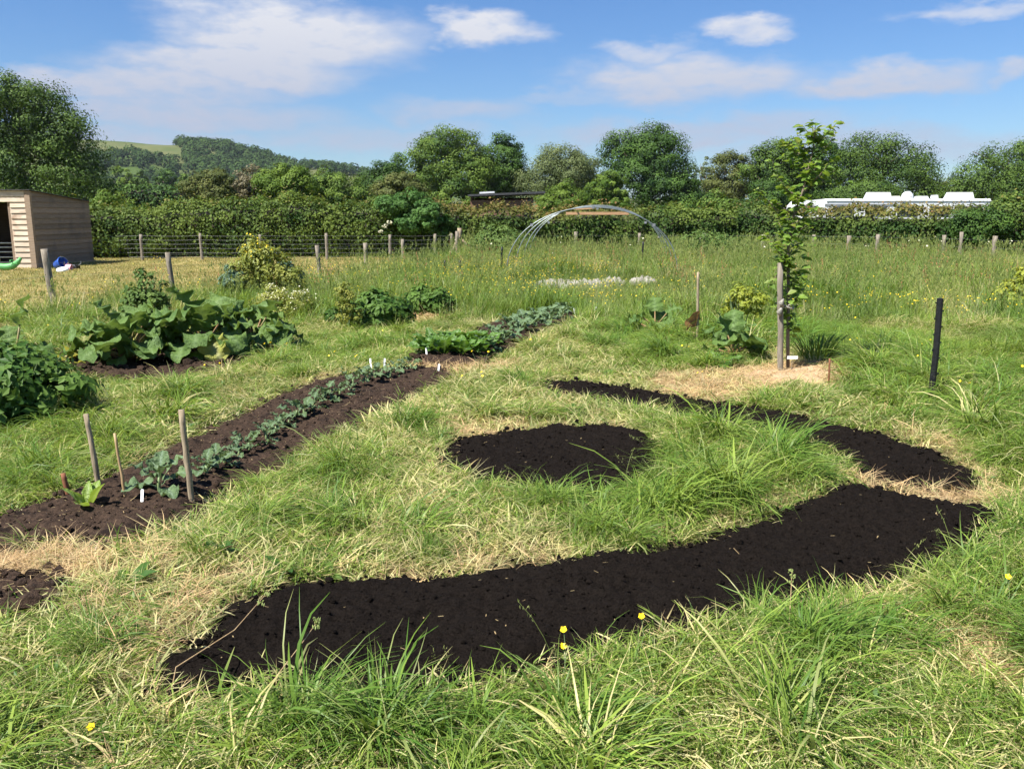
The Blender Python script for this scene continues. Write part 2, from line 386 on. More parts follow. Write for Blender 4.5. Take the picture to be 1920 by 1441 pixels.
HAY = [(PG([(-80,1028),(225,1040),(330,1000),(480,1085),(420,1190),(320,1245),(200,1260),(90,1180),(95,1095),(-80,1085)]), .36),
       (PG([(-80,1030),(235,1040),(215,1098),(90,1100),(-80,1085)]), 1.0),
       (PG([(1210,700),(1440,700),(1440,762),(1270,742)]), .8),
       (PG([(1590,888),(1720,915),(1860,908),(1880,945),(1740,946),(1620,915)]), 1.0),
       (PG([(810,792),(950,772),(1100,803),(860,830)]), .62),
       (PG([(570,716),(620,712),(610,730),(575,732)]), .9),
       (PG([(765,690),(960,672),(950,690),(850,708)]), .95),
       (PG([(740,600),(860,585),(860,600),(770,614)]), 1.0),
       (PG([(1780,1180),(1930,1190),(1930,1290),(1820,1260)]), .7),
       (PG([(560,1062),(900,1050),(1050,1055),(800,1085),(540,1100)]), .5),
       (PG([(1320,970),(1560,905),(1580,920),(1440,970),(1300,1010)]), .5),
       (PG([(1640,800),(1760,800),(1860,880),(1830,890),(1720,835)]), .45),
       (PG([(1370,690),(1575,680),(1585,730),(1400,735)]), 1.0),
       (PG([(1600,1120),(1720,1110),(1700,1150),(1630,1150)]), .4),
       (PG([(-40,620),(40,610),(40,640),(-40,650)]), .8),
       (PG([(180,1230),(330,1250),(300,1340),(160,1300)]), .45),
       (PG([(330,1100),(480,1085),(440,1150),(420,1200),(330,1250),(240,1240),(300,1150)]), .62), (PG([(200,1050),(330,1020),(340,1080),(240,1110)]), .6)]
POSTS = [(-10.2, 8.6, 1.0), *[(AT(px, 500, d)[0], d, 1.65 - (ty - 400) * d / FPX) for px, ty, d in
         ((97,467,14.5),(322,468,17.3),(601,457,21.0),(688,455,23.5),(757,446,26.0),(816,438,28.5),(858,434,30.0))]]
PADDOCK = np.array([(p[0], p[1]) for p in POSTS] + [(-2.4, 33.0), (-40, 33.0), (-40, 8.6)])

def fields(x, y):
    h = .10 + .50 * sstep(.5, .75, fbm(x * .8, y * .8, 3, 21))
    dry = .38 + .36 * (fbm(x * 1.1, y * 1.1, 3, 5) - .5) * 2
    for P, v in LUSH:
        w = sstep(.25, -.15, poly_sd(P, x, y)); t = v * (.55 + .6 * fbm(x * 1.4, y * 1.4, 2, 8))
        h = h * (1 - w) + w * t; dry = dry * (1 - w * .55)
    hay = np.zeros_like(x)
    for P, v in HAY:
        w = sstep(.16, -.12, poly_sd(P, x, y) + .25 * (fbm(x * 2.2, y * 2.2, 2, 4) - .5)); hay = np.maximum(hay, w * v)
    h = h * (1 - .85 * hay); dry = np.maximum(dry, hay * .85)
    pad = sstep(.3, -.3, poly_sd(PADDOCK, x, y))
    mead = sstep(11.5, 14.0, y + 1.2 * (fbm(x * .5, y * .5, 2, 31) - .5) * 2 + 1.15 * np.clip(x - 1.9, 0, 6)) * (1 - pad)
    for P, v in HAY: mead = np.where(poly_sd(P, x, y) < .1, 0, mead)
    return h, dry, hay, pad, mead
def beds_sd(x, y):
    s = np.full(np.shape(x), 1e9)
    for P in BEDS.values(): s = np.minimum(s, poly_sd(P, x, y))
    return s

# ------------------------------------------------------------------ ground
def build_ground():
    near = np.arange(-24, 24.01, .2); far = np.array([28, 34, 42, 55, 75, 110, 170, 260, 400, 700, 1200, 1690])
    xs = np.concatenate([-far[::-1], near, far])
    ys = np.concatenate([-far[::-1][:9] * .2 - 8, np.arange(-8, 36.01, .2), far[2:] , ])
    ys = np.unique(ys); X, Y = np.meshgrid(xs, ys); x = X.ravel(); y = Y.ravel()
    z = gz(x, y); nx, ny = len(xs), len(ys)
    h, dry, hay, pad, mead = fields(x, y)
    bare = sstep(.15, -.05, beds_sd(x, y))
    idx = np.arange(nx * ny).reshape(ny, nx)
    F = np.stack([idx[:-1, :-1], idx[:-1, 1:], idx[1:, 1:], idx[1:, :-1]], -1).reshape(-1, 4)
    me = np_mesh('ground', np.stack([x, y, z], 1), F, {'hay': hay, 'paddock': pad, 'meadow': mead, 'bare': bare}, True)
    m, nt, b = new_mat('ground_turf')
    f = noise_n(nt, 2.2, 6, .65); f2 = noise_n(nt, 26, 5, .7)
    c = mixc(nt, mrange_n(nt, f2, .35, .65), (.075, .075, .028), (.20, .165, .075))
    c = mixc(nt, mrange_n(nt, f, .35, .7, 0, .6), c, (.06, .085, .02))
    c = mixc(nt, attr_n(nt, 'meadow'), c, mixc(nt, f2, (.06, .085, .022), (.13, .12, .05)))
    pc = mixc(nt, mrange_n(nt, f2, .3, .7), (.21, .185, .062), (.36, .29, .115))
    pc = mixc(nt, mrange_n(nt, noise_n(nt, .7, 4), .4, .65, 0, .7), pc, (.17, .185, .05))
    c = mixc(nt, attr_n(nt, 'paddock'), c, pc)
    c = mixc(nt, attr_n(nt, 'hay'), c, mixc(nt, f2, (.24, .14, .07), (.46, .33, .17)))
    c = mixc(nt, attr_n(nt, 'bare'), c, (.03, .022, .016))
    nt.links.new(c, b.inputs['Base Color']); b.inputs['Roughness'].default_value = .95; b.inputs['Specular IOR Level'].default_value = .1
    bump_n(nt, b, f2, .6, .04)
    return tag(link('ground', me, m), kind='structure')
build_ground()

# far hill with its fields
HILL_PX = [(-900, 262), (-300, 250), (0, 262), (140, 268), (200, 273), (280, 277), (345, 284), (400, 284), (460, 290), (510, 302), (540, 314), (600, 322), (660, 324), (720, 336), (800, 352), (950, 366), (1100, 374), (1500, 384), (2200, 390)]
def hill_h(x, y):
    D = 900.0; px = 960 + x / D * FPX
    top = np.interp(px, [p[0] for p in HILL_PX], [CAM_Z + (400 - p[1] + 2) * D / FPX for p in HILL_PX])
    t = sstep(380, D, y)
    return -1.0 + (top + 1) * (t ** 1.15) + 3.0 * (fbm(x * .008, y * .008, 3, 9) - .5) * t * sstep(0, 30, top)
def build_hill():
    xs = np.linspace(-1700, 1700, 150); ys = np.concatenate([np.linspace(380, 900, 46), [960, 1100, 1400]])
    X, Y = np.meshgrid(xs, ys); x, y = X.ravel(), Y.ravel(); z = hill_h(x, np.minimum(y, 900)) - np.maximum(0, y - 900) * .01
    idx = np.arange(len(x)).reshape(len(ys), len(xs))
    F = np.stack([idx[:-1, :-1], idx[:-1, 1:], idx[1:, 1:], idx[1:, :-1]], -1).reshape(-1, 4)
    m, nt, b = new_mat('hill_pasture')
    f = noise_n(nt, .008, 4, .5); f2 = noise_n(nt, .06, 5, .65)
    c = mixc(nt, mrange_n(nt, f, .42, .55), (.060, .092, .026), (.11, .118, .048))
    c = mixc(nt, mrange_n(nt, f2, .4, .7, 0, .45), c, (.052, .085, .022))
    nt.links.new(c, b.inputs['Base Color']); b.inputs['Roughness'].default_value = .95; b.inputs['Specular IOR Level'].default_value = .05
    tag(link('hill', np_mesh('hill', np.stack([x, y, z], 1), F, None, True), m), kind='structure')
build_hill()

# ------------------------------------------------------------------ foliage tools
def unit(v): return v / np.maximum(1e-9, np.linalg.norm(v, axis=-1, keepdims=True))
def leaf_cloud(C, Nrm, S, r, aspect=.62, fold=.12):
    """kite leaves at C with normals Nrm and lengths S"""
    n = len(C); a = r.normal(size=(n, 3)); t = unit(a - Nrm * np.sum(a * Nrm, 1, keepdims=True)); w = np.cross(Nrm, t)
    s = S[:, None]
    V = np.stack([C - t * s * .5, C + w * s * aspect * .5 + Nrm * s * fold * .5, C + t * s * .5, C - w * s * aspect * .5 + Nrm * s * fold * .5], 1).reshape(-1, 3)
    F = np.arange(n * 4).reshape(n, 4)
    return V, F
def crown_points(r, lobes, n_clump, per, clump_r, jitter=.35):
    """clumps over the outside of several ellipsoid lobes; returns leaf centres and outward normals"""
    vol = np.array([l[3] * l[4] * l[5] for l in lobes]) ** .67; pick = r.choice(len(lobes), n_clump, p=vol / vol.sum())
    L = np.array(lobes)[pick]
    d = unit(r.normal(size=(n_clump, 3)) + np.array([0, 0, .15]))
    rad = np.where(r.random(n_clump) < .75, r.uniform(.78, 1.02, n_clump), r.uniform(.35, .8, n_clump))
    cc = L[:, :3] + d * L[:, 3:6] * rad[:, None]
    cr = clump_r * r.uniform(.55, 1.35, n_clump)
    k = np.repeat(np.arange(n_clump), per)
    dd = unit(r.normal(size=(len(k), 3)) + d[k] * .35 + np.array([0, 0, .25])); q = r.random(len(k)) ** .45
    P = cc[k] + dd * (cr[k] * q)[:, None] * np.array([1, 1, .72])
    nm = unit(dd * 1.0 + d[k] * .45 + r.normal(size=(len(k), 3)) * .24 + np.array([0, 0, .12]))
    tint = np.clip(.5 + r.normal(size=n_clump)[k] * .28 + r.normal(size=len(k)) * .09, 0, 1)
    return P, nm, tint
def limbs(r, h, tr, spread, n, z0=.25):
    mb = MB(); top = Vector((r.normal() * .03 * h, r.normal() * .03 * h, h * .78))
    path = [Vector((0, 0, -.2)), Vector((r.normal() * .01 * h, 0, h * .2)), Vector((top.x * .5, top.y * .5, h * .5)), top]
    mb.tube(path, [tr * 1.25, tr, tr * .62, tr * .15], 8)
    for i in range(n):
        z = h * (z0 + .5 * (i + .5) / n); a = i * 2.4 + r.random(); e = spread * r.uniform(.6, .95)
        b0 = Vector((0, 0, z)); b1 = Vector((math.cos(a) * e * .45, math.sin(a) * e * .45, z + h * .09)); b2 = Vector((math.cos(a) * e, math.sin(a) * e, z + h * r.uniform(.12, .24)))
        mb.tube([b0, b1, b2], [tr * .45, tr * .28, tr * .06], 6)
        for s in (-1, 1):
            c = a + s * .7; mb.tube([b1, b1 + Vector((math.cos(c) * e * .4, math.sin(c) * e * .4, h * .1))], [tr * .2, tr * .05], 5)
    return mb
LM = {
 'oak': leaf_mat('oak_leaf', (.020, .048, .008), (.100, .160, .026), rough=.6, spec=.16, trans=.13),
 'ash': leaf_mat('ash_leaf', (.030, .070, .011), (.145, .215, .034), rough=.6, spec=.16, trans=.16),
 'deep': leaf_mat('deep_leaf', (.016, .044, .009), (.082, .150, .025), rough=.6, spec=.16, trans=.12),
 'willow': leaf_mat('willow_leaf', (.075, .105, .035), (.170, .205, .080), rough=.6, spec=.16, trans=.18),
 'bright': leaf_mat('bright_leaf', (.055, .11, .012), (.14, .205, .03), rough=.6, spec=.16, trans=.2),
 'brown': leaf_mat('brownish_leaf', (.055, .076, .018), (.125, .138, .036), rough=.6, spec=.16, trans=.14),
 'dead': leaf_mat('pale_twig_leaf', (.12, .105, .05), (.18, .155, .08), trans=.1),
 'elder': leaf_mat('elder_leaf', (.035, .095, .018), (.10, .19, .045), rough=.6, spec=.16, trans=.25),
 'hedge': leaf_mat('hedge_leaf', (.028, .066, .012), (.135, .185, .034), rough=.6, spec=.16, trans=.28, red=(.24, .125, .05)),
}
def tree(name, label, x0, x1, top, D, kind, leaf, seed, lobes=None, zb=1.2, n_clump=210, per=58, cat='tree', dens=1.45, group=None, trunk=True, depth=.8):
    r = np.random.default_rng(seed)
    c = AT((x0 + x1) / 2, 400, D); W = (x1 - x0) * D / FPX * (1.12 if D > 75 else 1.0); H = CAM_Z + (400 - top) * D / FPX
    root = thing(name, label, cat, (c[0], D, 0), 0, group)
    hh = (H - zb) * .955
    if lobes is None and D < 60:
        lobes = [(r.uniform(-.42, .42) * W, r.uniform(-.1, .1) * W, zb + hh * r.uniform(.15, .62), W * r.uniform(.11, .22), W * .2, hh * r.uniform(.16, .34)) for _ in range(9)] + [(r.uniform(-.15, .15) * W, 0, zb + hh * .72, W * .2, W * .18, hh * .27)]
    elif lobes is None:
        lobes = [(0, 0, zb + hh * .55, W * .40, W * .40 * depth, hh * .44)]
        for i in range(6):
            a = i * 1.05 + r.random(); lobes.append((math.cos(a) * W * .27, math.sin(a) * W * .2, zb + hh * r.uniform(.28, .62), W * r.uniform(.2, .27), W * .2, hh * r.uniform(.2, .3)))
        lobes.append((r.uniform(-.1, .1) * W, 0, zb + hh * .8, W * .24, W * .22, hh * .2))
    else:
        lobes = [(a * W, b * W, zb + cz * hh, rx * W, rx * W * depth, rz * hh) for (a, b, cz, rx, rz) in lobes]
    P, nm, tint = crown_points(r, lobes, int(n_clump * dens * .66), int(per * (2.4 if D < 200 else 1.6)), W * .112 + .12 * leaf)
    keep = P[:, 2] > .15; P, nm, tint = P[keep], nm[keep], tint[keep]
    V, F = leaf_cloud(P, nm, leaf * .82 * r.uniform(.6, 1.3, len(P)), r)
    link('crown', np_mesh('crown', V, F, {'tint': np.repeat(tint, 4)}), LM[kind], root)
    if trunk: limbs(r, H * .92, max(.05, H * .028), W * .4, 7).build('trunk', M_BARK, root, True)
    return root

# ------------------------------------------------------------------ trees beyond the hedge
TG = 'trees beyond the hedge'
tree('oak_tree', 'large spreading dark oak rising behind the timber field shelter', -110, 214, 158, 72, 'oak', .26, 1,
     lobes=[(0,0,.62,.3,.33),(-.25,0,.72,.24,.24),(.14,0,.72,.2,.22),(.0,-.1,.86,.22,.13),(.30,-.05,.52,.17,.22),(.2,-.2,.28,.26,.24),(-.15,-.2,.3,.3,.26),(.38,0,.2,.12,.2)], n_clump=420, per=64, group=TG)
tree('ash_tree', 'tall rounded bright green tree directly behind the flat roofed brown cabin', 768, 915, 239, 105, 'ash', .30, 2,
     lobes=[(0,0,.6,.36,.36),(.02,0,.78,.3,.22),(-.25,-.1,.5,.24,.28),(.25,-.1,.45,.26,.3),(-.3,0,.25,.22,.24),(.1,-.2,.25,.34,.25)], n_clump=330, group=TG)
tree('ash_tree', 'shorter rounded green tree overlapping the tall one behind the brown cabin', 880, 994, 257, 108, 'deep', .30, 3, n_clump=270, group=TG)
tree('willow_tree', 'pale grey green willow with feathery crown between two darker trees', 985, 1118, 270, 100, 'willow', .24, 4, n_clump=300, group=TG)
tree('oak_tree', 'tall dense dark tree standing behind the polytunnel frame', 1128, 1290, 239, 106, 'deep', .30, 5,
     lobes=[(.05,0,.6,.36,.34),(.1,0,.8,.27,.2),(-.25,0,.68,.23,.25),(-.1,-.15,.35,.36,.3),(.33,0,.35,.17,.3),(.2,-.2,.25,.3,.25)], n_clump=360, group=TG)
tree('maple_tree', 'small yellowish green tree at the foot of the tall dark tree', 1105, 1180, 322, 92, 'bright', .24, 6, n_clump=120, group=TG)
tree('poplar_tree', 'thin pale poplar with sky showing through, beside the tall dark tree', 1290, 1345, 292, 120, 'willow', .24, 7, n_clump=80, per=40, group=TG)
tree('oak_tree', 'olive green tree partly behind the thin pale poplar', 1318, 1420, 288, 118, 'brown', .30, 8, n_clump=170, group=TG)
tree('oak_tree', 'dark green tree just beyond the crown of the young staked tree', 1395, 1520, 260, 112, 'oak', .30, 9, n_clump=260, group=TG)
tree('oak_tree', 'dark tree filling the gap behind the young staked tree', 1490, 1590, 262, 122, 'deep', .32, 10, n_clump=200, group=TG)
tree('oak_tree', 'broad open crowned oak above the white caravan', 1560, 1748, 248, 108, 'oak', .30, 11,
     lobes=[(-.15,0,.72,.25,.24),(.12,0,.66,.24,.24),(.36,0,.42,.15,.28),(-.3,0,.45,.2,.3),(0,-.1,.4,.36,.26),(.15,-.1,.2,.36,.2),(-.2,-.1,.2,.3,.2)], n_clump=330, group=TG)
tree('oak_tree', 'dark oak with ragged top at the edge of the view beyond the caravan', 1782, 1990, 266, 100, 'oak', .28, 12,
     lobes=[(.0,0,.6,.3,.34),(.2,0,.7,.28,.3),(-.2,0,.45,.24,.3),(-.34,0,.25,.16,.22),(.1,-.1,.3,.4,.28)], n_clump=330, group=TG)
tree('bush_tree', 'low reddish green scrub in the dip between the two oaks by the caravan', 1715, 1830, 338, 118, 'brown', .26, 13, n_clump=120, group=TG)
tree('hawthorn_tree', 'medium tree with a taller spiky top beside the tall bright tree', 662, 790, 298, 90, 'deep', .25, 14,
     lobes=[(0,0,.5,.36,.42),(.18,0,.85,.12,.2),(-.25,0,.5,.22,.3),(.28,0,.35,.2,.3),(0,-.1,.25,.4,.25)], n_clump=230, group=TG)
tree('maple_tree', 'broad leafy field maple lit bright green on top, with the hill behind', 478, 600, 309, 75, 'bright', .22, 15, n_clump=230, group=TG)
tree('maple_tree', 'low spreading green tree right of the field maple', 570, 690, 320, 78, 'ash', .22, 16, n_clump=210, group=TG)
tree('hawthorn_tree', 'rounded brownish green thorn bush against the foot of the hill', 350, 455, 316, 72, 'brown', .2, 17, n_clump=190, group=TG)
tree('dead_elm_tree', 'pale thin half dead tree next to the brownish thorn bush', 430, 505, 306, 76, 'dead', .2, 18, n_clump=80, per=36, group=TG)
tree('hawthorn_tree', 'reddish brown tinged tree leaning into the spiky topped tree', 700, 800, 325, 84, 'brown', .24, 19, n_clump=130, group=TG)
tree('maple_tree', 'olive shrubby tree low below the pale willow', 1010, 1100, 342, 88, 'bright', .22, 20, n_clump=140, group=TG)
tree('maple_tree', 'dark low tree filling between the willow and the tall dark tree', 1080, 1150, 330, 110, 'deep', .26, 36, n_clump=110, group=TG)
tree('hawthorn_tree', 'dark shrubby tree low at the right foot of the tall dark tree', 1245, 1310, 335, 104, 'deep', .26, 37, n_clump=110, group=TG)
tree('maple_tree', 'low dark scrub tree just left of the broad open oak above the caravan', 1400, 1500, 335, 100, 'deep', .26, 38, n_clump=130, group=TG)
tree('hawthorn_tree', 'thorn scrub below the broad open crowned oak', 1550, 1700, 345, 100, 'oak', .26, 39, n_clump=150, group=TG)
for i, (a, b, t, k) in enumerate([(205,262,310,'bright'),(250,300,322,'ash'),(285,345,318,'deep'),(325,375,328,'bright'),(395,450,330,'ash'),(360,410,325,'deep'),(440,480,332,'oak'),(170,230,330,'oak')]):
    tree('valley_tree', ['pale green rounded tree nearest the big oak on the valley floor', 'second tree along the valley floor from the big oak',
        'third darker tree along the valley floor below the hill', 'fourth bright tree along the valley floor below the hill', 'tree on the valley floor behind the brownish thorn bush',
        'dark tree on the valley floor behind the brownish thorn bush', 'last dark tree on the valley floor before the field maple', 'tree half hidden behind the right side of the big oak'][i],
        a, b, t, 230, k, .62, 50 + i, n_clump=90, per=40, zb=.5, group='trees on the valley floor')

# woods on the hill: reads as one mass
def hill_wood():
    r = np.random.default_rng(77); C = []; S = []
    def spot(px, py_, D, s):
        x = (px - 960) / FPX * D; C.append((x, D)); S.append(s)
    for _ in range(430):                   # main wood on the shoulder
        px = r.uniform(350, 545); D = r.uniform(560, 930); lo = np.interp(px, [350, 375, 430, 545], [840, 700, 600, 620])
        if D > lo: spot(px, 0, D, r.uniform(6, 10))
    for _ in range(30): spot(r.uniform(372, 392), 0, r.uniform(885, 925), r.uniform(6, 9))
    for _ in range(70):
        px = r.uniform(150, 300); spot(px, 0, 690 + (px - 205) * .25 + r.normal() * 18, r.uniform(6, 9))
    for _ in range(30): spot(r.uniform(290, 400), 0, r.uniform(600, 720), r.uniform(6, 10))
    for _ in range(90): spot(r.uniform(180, 420), 0, r.uniform(540, 610), r.uniform(6, 10))
    for _ in range(120): spot(r.uniform(120, 560), 0, r.uniform(430, 540), r.uniform(6, 10))
    for _ in range(130): spot(r.uniform(540, 980), 0, r.uniform(760, 930), r.uniform(6, 9))
    for _ in range(60): spot(r.uniform(-200, 150), 0, r.uniform(500, 880), r.uniform(6, 9))
    C = np.array(C); S = np.array(S); z = hill_h(C[:, 0], np.minimum(C[:, 1], 900))
    per = 120; k = np.repeat(np.arange(len(C)), per)
    d = unit(r.normal(size=(len(k), 3)) + np.array([0, -.3, .3])); q = r.uniform(.7, 1.02, len(k))
    P = np.stack([C[k, 0], C[k, 1], z[k] + S[k] * .35], 1) + d * (S[k] * q)[:, None] * np.array([.75, .75, .68])
    V, F = leaf_cloud(P, unit(d + r.normal(size=d.shape) * .22), r.uniform(1.2, 2.4, len(k)), r, .8)
    tint = np.clip(.45 + r.normal(size=len(C))[k] * .3 + r.normal(size=len(k)) * .12, 0, 1)
    tag(link('hill_woodland', np_mesh('hill_woodland', V, F, {'tint': np.repeat(tint, 4)}), leaf_mat('wood_leaf', (.018, .040, .012), (.060, .100, .026), rough=.7, spec=.05, trans=.05)),
        'dense woodland covering the shoulder of the far hill', 'woodland', kind='stuff')
hill_wood()

# ------------------------------------------------------------------ hedges
def hedge(name, label, path, hpx, width, leaf, seed, n_leaf, kind='hedge', red=.48):
    r = np.random.default_rng(seed); P = np.array(path, float)
    seg = np.linalg.norm(np.diff(P, axis=0), axis=1); s = np.concatenate([[0], np.cumsum(seg)]); Ltot = s[-1]
    def at(t): return np.stack([np.interp(t, s, P[:, 0]), np.interp(t, s, P[:, 1])], 1)
    def top(t, x, y):
        px = 960 + x / y * FPX; ty = np.interp(px, [p[0] for p in hpx], [p[1] for p in hpx])
        return CAM_Z + (400 - ty) * y / FPX + .26 * (fbm(t * .9, t * 0 + seed, 3, seed) - .5) * 2
    root = thing(name, label, 'hedge', (P[0, 0], P[0, 1], 0)); off = np.array([P[0, 0], P[0, 1], 0])
    # solid dark core, coloured like the shade deep inside the hedge
    t = np.linspace(0, Ltot, 160); c = at(t); tz = top(t, c[:, 0], c[:, 1]); tang = unit(np.gradient(c, axis=0)); nrm = np.stack([tang[:, 1], -tang[:, 0]], 1)
    prof = [(-.5, 0), (-.52, .55), (-.42, .86), (0, .93), (.42, .86), (.52, .55), (.5, 0)]
    V = np.array([[*(c[i] + nrm[i] * a * (width - .5)), b * (tz[i] - .2)] for i in range(len(t)) for a, b in prof]); k = len(prof)
    F = [(i * k + j, i * k + j + 1, (i + 1) * k + j + 1, (i + 1) * k + j) for i in range(len(t) - 1) for j in range(k - 1)]
    link('dark_core', np_mesh('dark_core', V - off, F), M_CORE, root)
    # leaves over face, shoulders and top
    t = r.uniform(0, Ltot, n_leaf); c = at(t); tz = top(t, c[:, 0], c[:, 1]); tg = at(np.minimum(t + .2, Ltot)) - at(np.maximum(t - .2, 0)); tang = unit(tg); nrm = np.stack([tang[:, 1], -tang[:, 0]], 1)
    a = r.uniform(-.55, 1.0, n_leaf) * math.pi / 2 + math.pi / 2 * .0      # angle round the section: front face to over the top
    ang = np.where(r.random(n_leaf) < .62, r.uniform(-1.0, .35, n_leaf), r.uniform(.35, 2.2, n_leaf))
    ca, sa = np.cos(ang), np.sin(ang)
    lump = .30 * (fbm(t * 1.9, ang * 2.0 + 9, 3, seed + 3) - .5) * 2
    out = np.sign(ca) * np.abs(ca) ** .55 * width * .5 + lump * ca + r.normal(size=n_leaf) * .09
    zz = np.where(ang < 0, tz * (.52 + .52 * ang), tz * .52 + np.abs(sa) ** .7 * tz * .48 + lump * sa) + r.normal(size=n_leaf) * .06
    whisk = (r.random(n_leaf) < .06) & (ang > .7); zz = zz + np.where(whisk, r.uniform(.05, .3, n_leaf), 0)
    pos = np.stack([c[:, 0] + nrm[:, 0] * out, c[:, 1] + nrm[:, 1] * out, np.maximum(.03, zz)], 1)
    no = unit(np.stack([nrm[:, 0] * ca, nrm[:, 1] * ca, sa * .8 + .25], 1) + r.normal(size=(n_leaf, 3)) * .5)
    V, F = leaf_cloud(pos - off, no, leaf * r.uniform(.6, 1.35, n_leaf), r, .75)
    patch = fbm(t * .35, t * 0 + 5, 2, seed + 8)
    tint = np.clip(.32 + .22 * sstep(.7, 1, zz / tz) + .75 * (fbm(t * 1.2, zz * 2, 2, seed + 4) - .5) * 2 + r.normal(size=n_leaf) * .2 + .35 * sstep(.6, .8, patch), 0, 1)  # leaf tint lighter on top and clumped: light and dark put into the colour
    redv = np.clip(sstep(.72, 1.02, zz / tz) * red * sstep(.62, .45, patch) * r.uniform(.3, 1.3, n_leaf) + whisk * .35, 0, 1)
    link('foliage', np_mesh('foliage', V, F, {'tint': np.repeat(tint, 4), 'red': np.repeat(redv, 4)}), LM[kind], root)
    return root
hedge('boundary_hedge', 'long clipped hawthorn hedge with reddish young tips across the whole plot', [(-34,33.6),(-16,33.2),(-8,33.6),(-2,34.2),(4,35.2),(9,35.2),(13,33.4),(17.5,30.2),(27,26)],
      [(-300,380),(150,383),(250,387),(420,386),(440,378),(700,378),(830,386),(870,391),(1000,393),(1280,393),(1500,391),(1600,396),(1780,396),(1850,378),(1900,368),(2200,360)], 1.5, .105, 3, 95000)
hedge('field_hedge', 'low trimmed hedge across the valley field beside the big oak', [(-50,88),(-41,88),(-30,90)], [(0,352),(230,353),(360,352),(500,354)], 3.0, .25, 4, 9000, 'deep', 0)
tree('elder_bush', 'flowering elder bush with glossy leaves standing up out of the hedge', 718, 832, 358, 33.0, 'elder', .13, 21, zb=.9, n_clump=150, per=48, cat='bush', trunk=False)
tree('hazel_bush', 'bright green bush growing over the back corner of the shelter', 118, 262, 357, 34.5, 'bright', .11, 22, zb=.7, n_clump=150, per=48, cat='bush', trunk=False)
tree('hazel_bush', 'bright green bush topping the hedge between polytunnel and young tree', 1262, 1400, 360, 36, 'ash', .12, 23, zb=.8, n_clump=150, per=48, cat='bush', trunk=False)
tree('hazel_bush', 'leafy bright swell in the hedge left of the elder bush', 425, 560, 372, 34, 'bright', .10, 24, zb=.9, n_clump=130, per=48, cat='bush', trunk=False)
tree('hazel_bush', 'dark leafy bush thickening the hedge at the caravan end', 1790, 1960, 366, 30.5, 'deep', .11, 25, zb=.3, n_clump=160, per=48, cat='bush', trunk=False)
def elder_flowers():
    for i, (px, py, Y, s) in enumerate([(722,424,32.2,.10),(714,434,32.2,.08),(730,417,32.2,.10),(1183,408,33.6,.1)][:3]):
        p = AT(px, py, Y); mb = MB(); rr = random.Random(i)
        for k in range(26):
            a = rr.random() * 6.28; q = math.sqrt(rr.random()) * s; c = Vector((math.cos(a) * q, -.02 + rr.uniform(-.03, .03), math.sin(a) * q * .6))
            mb.lathe([(.001, .02), (.026, .008), (.02, -.012), (.001, -.015)], 6, Matrix.Translation(c))
        mb.tube([(0, 0, 0), (0, .55, -.1)], .01, 5)
        o = mb.build('elder_flower_head', M_WFLOWER, None, loc=p)
        tag(o, ['cream elder flower head in the middle of the three on the hedge', 'lowest cream elder flower head on the hedge face', 'topmost cream elder flower head on the hedge face'][i], 'flower', 'elder flowers on the hedge')
elder_flowers()

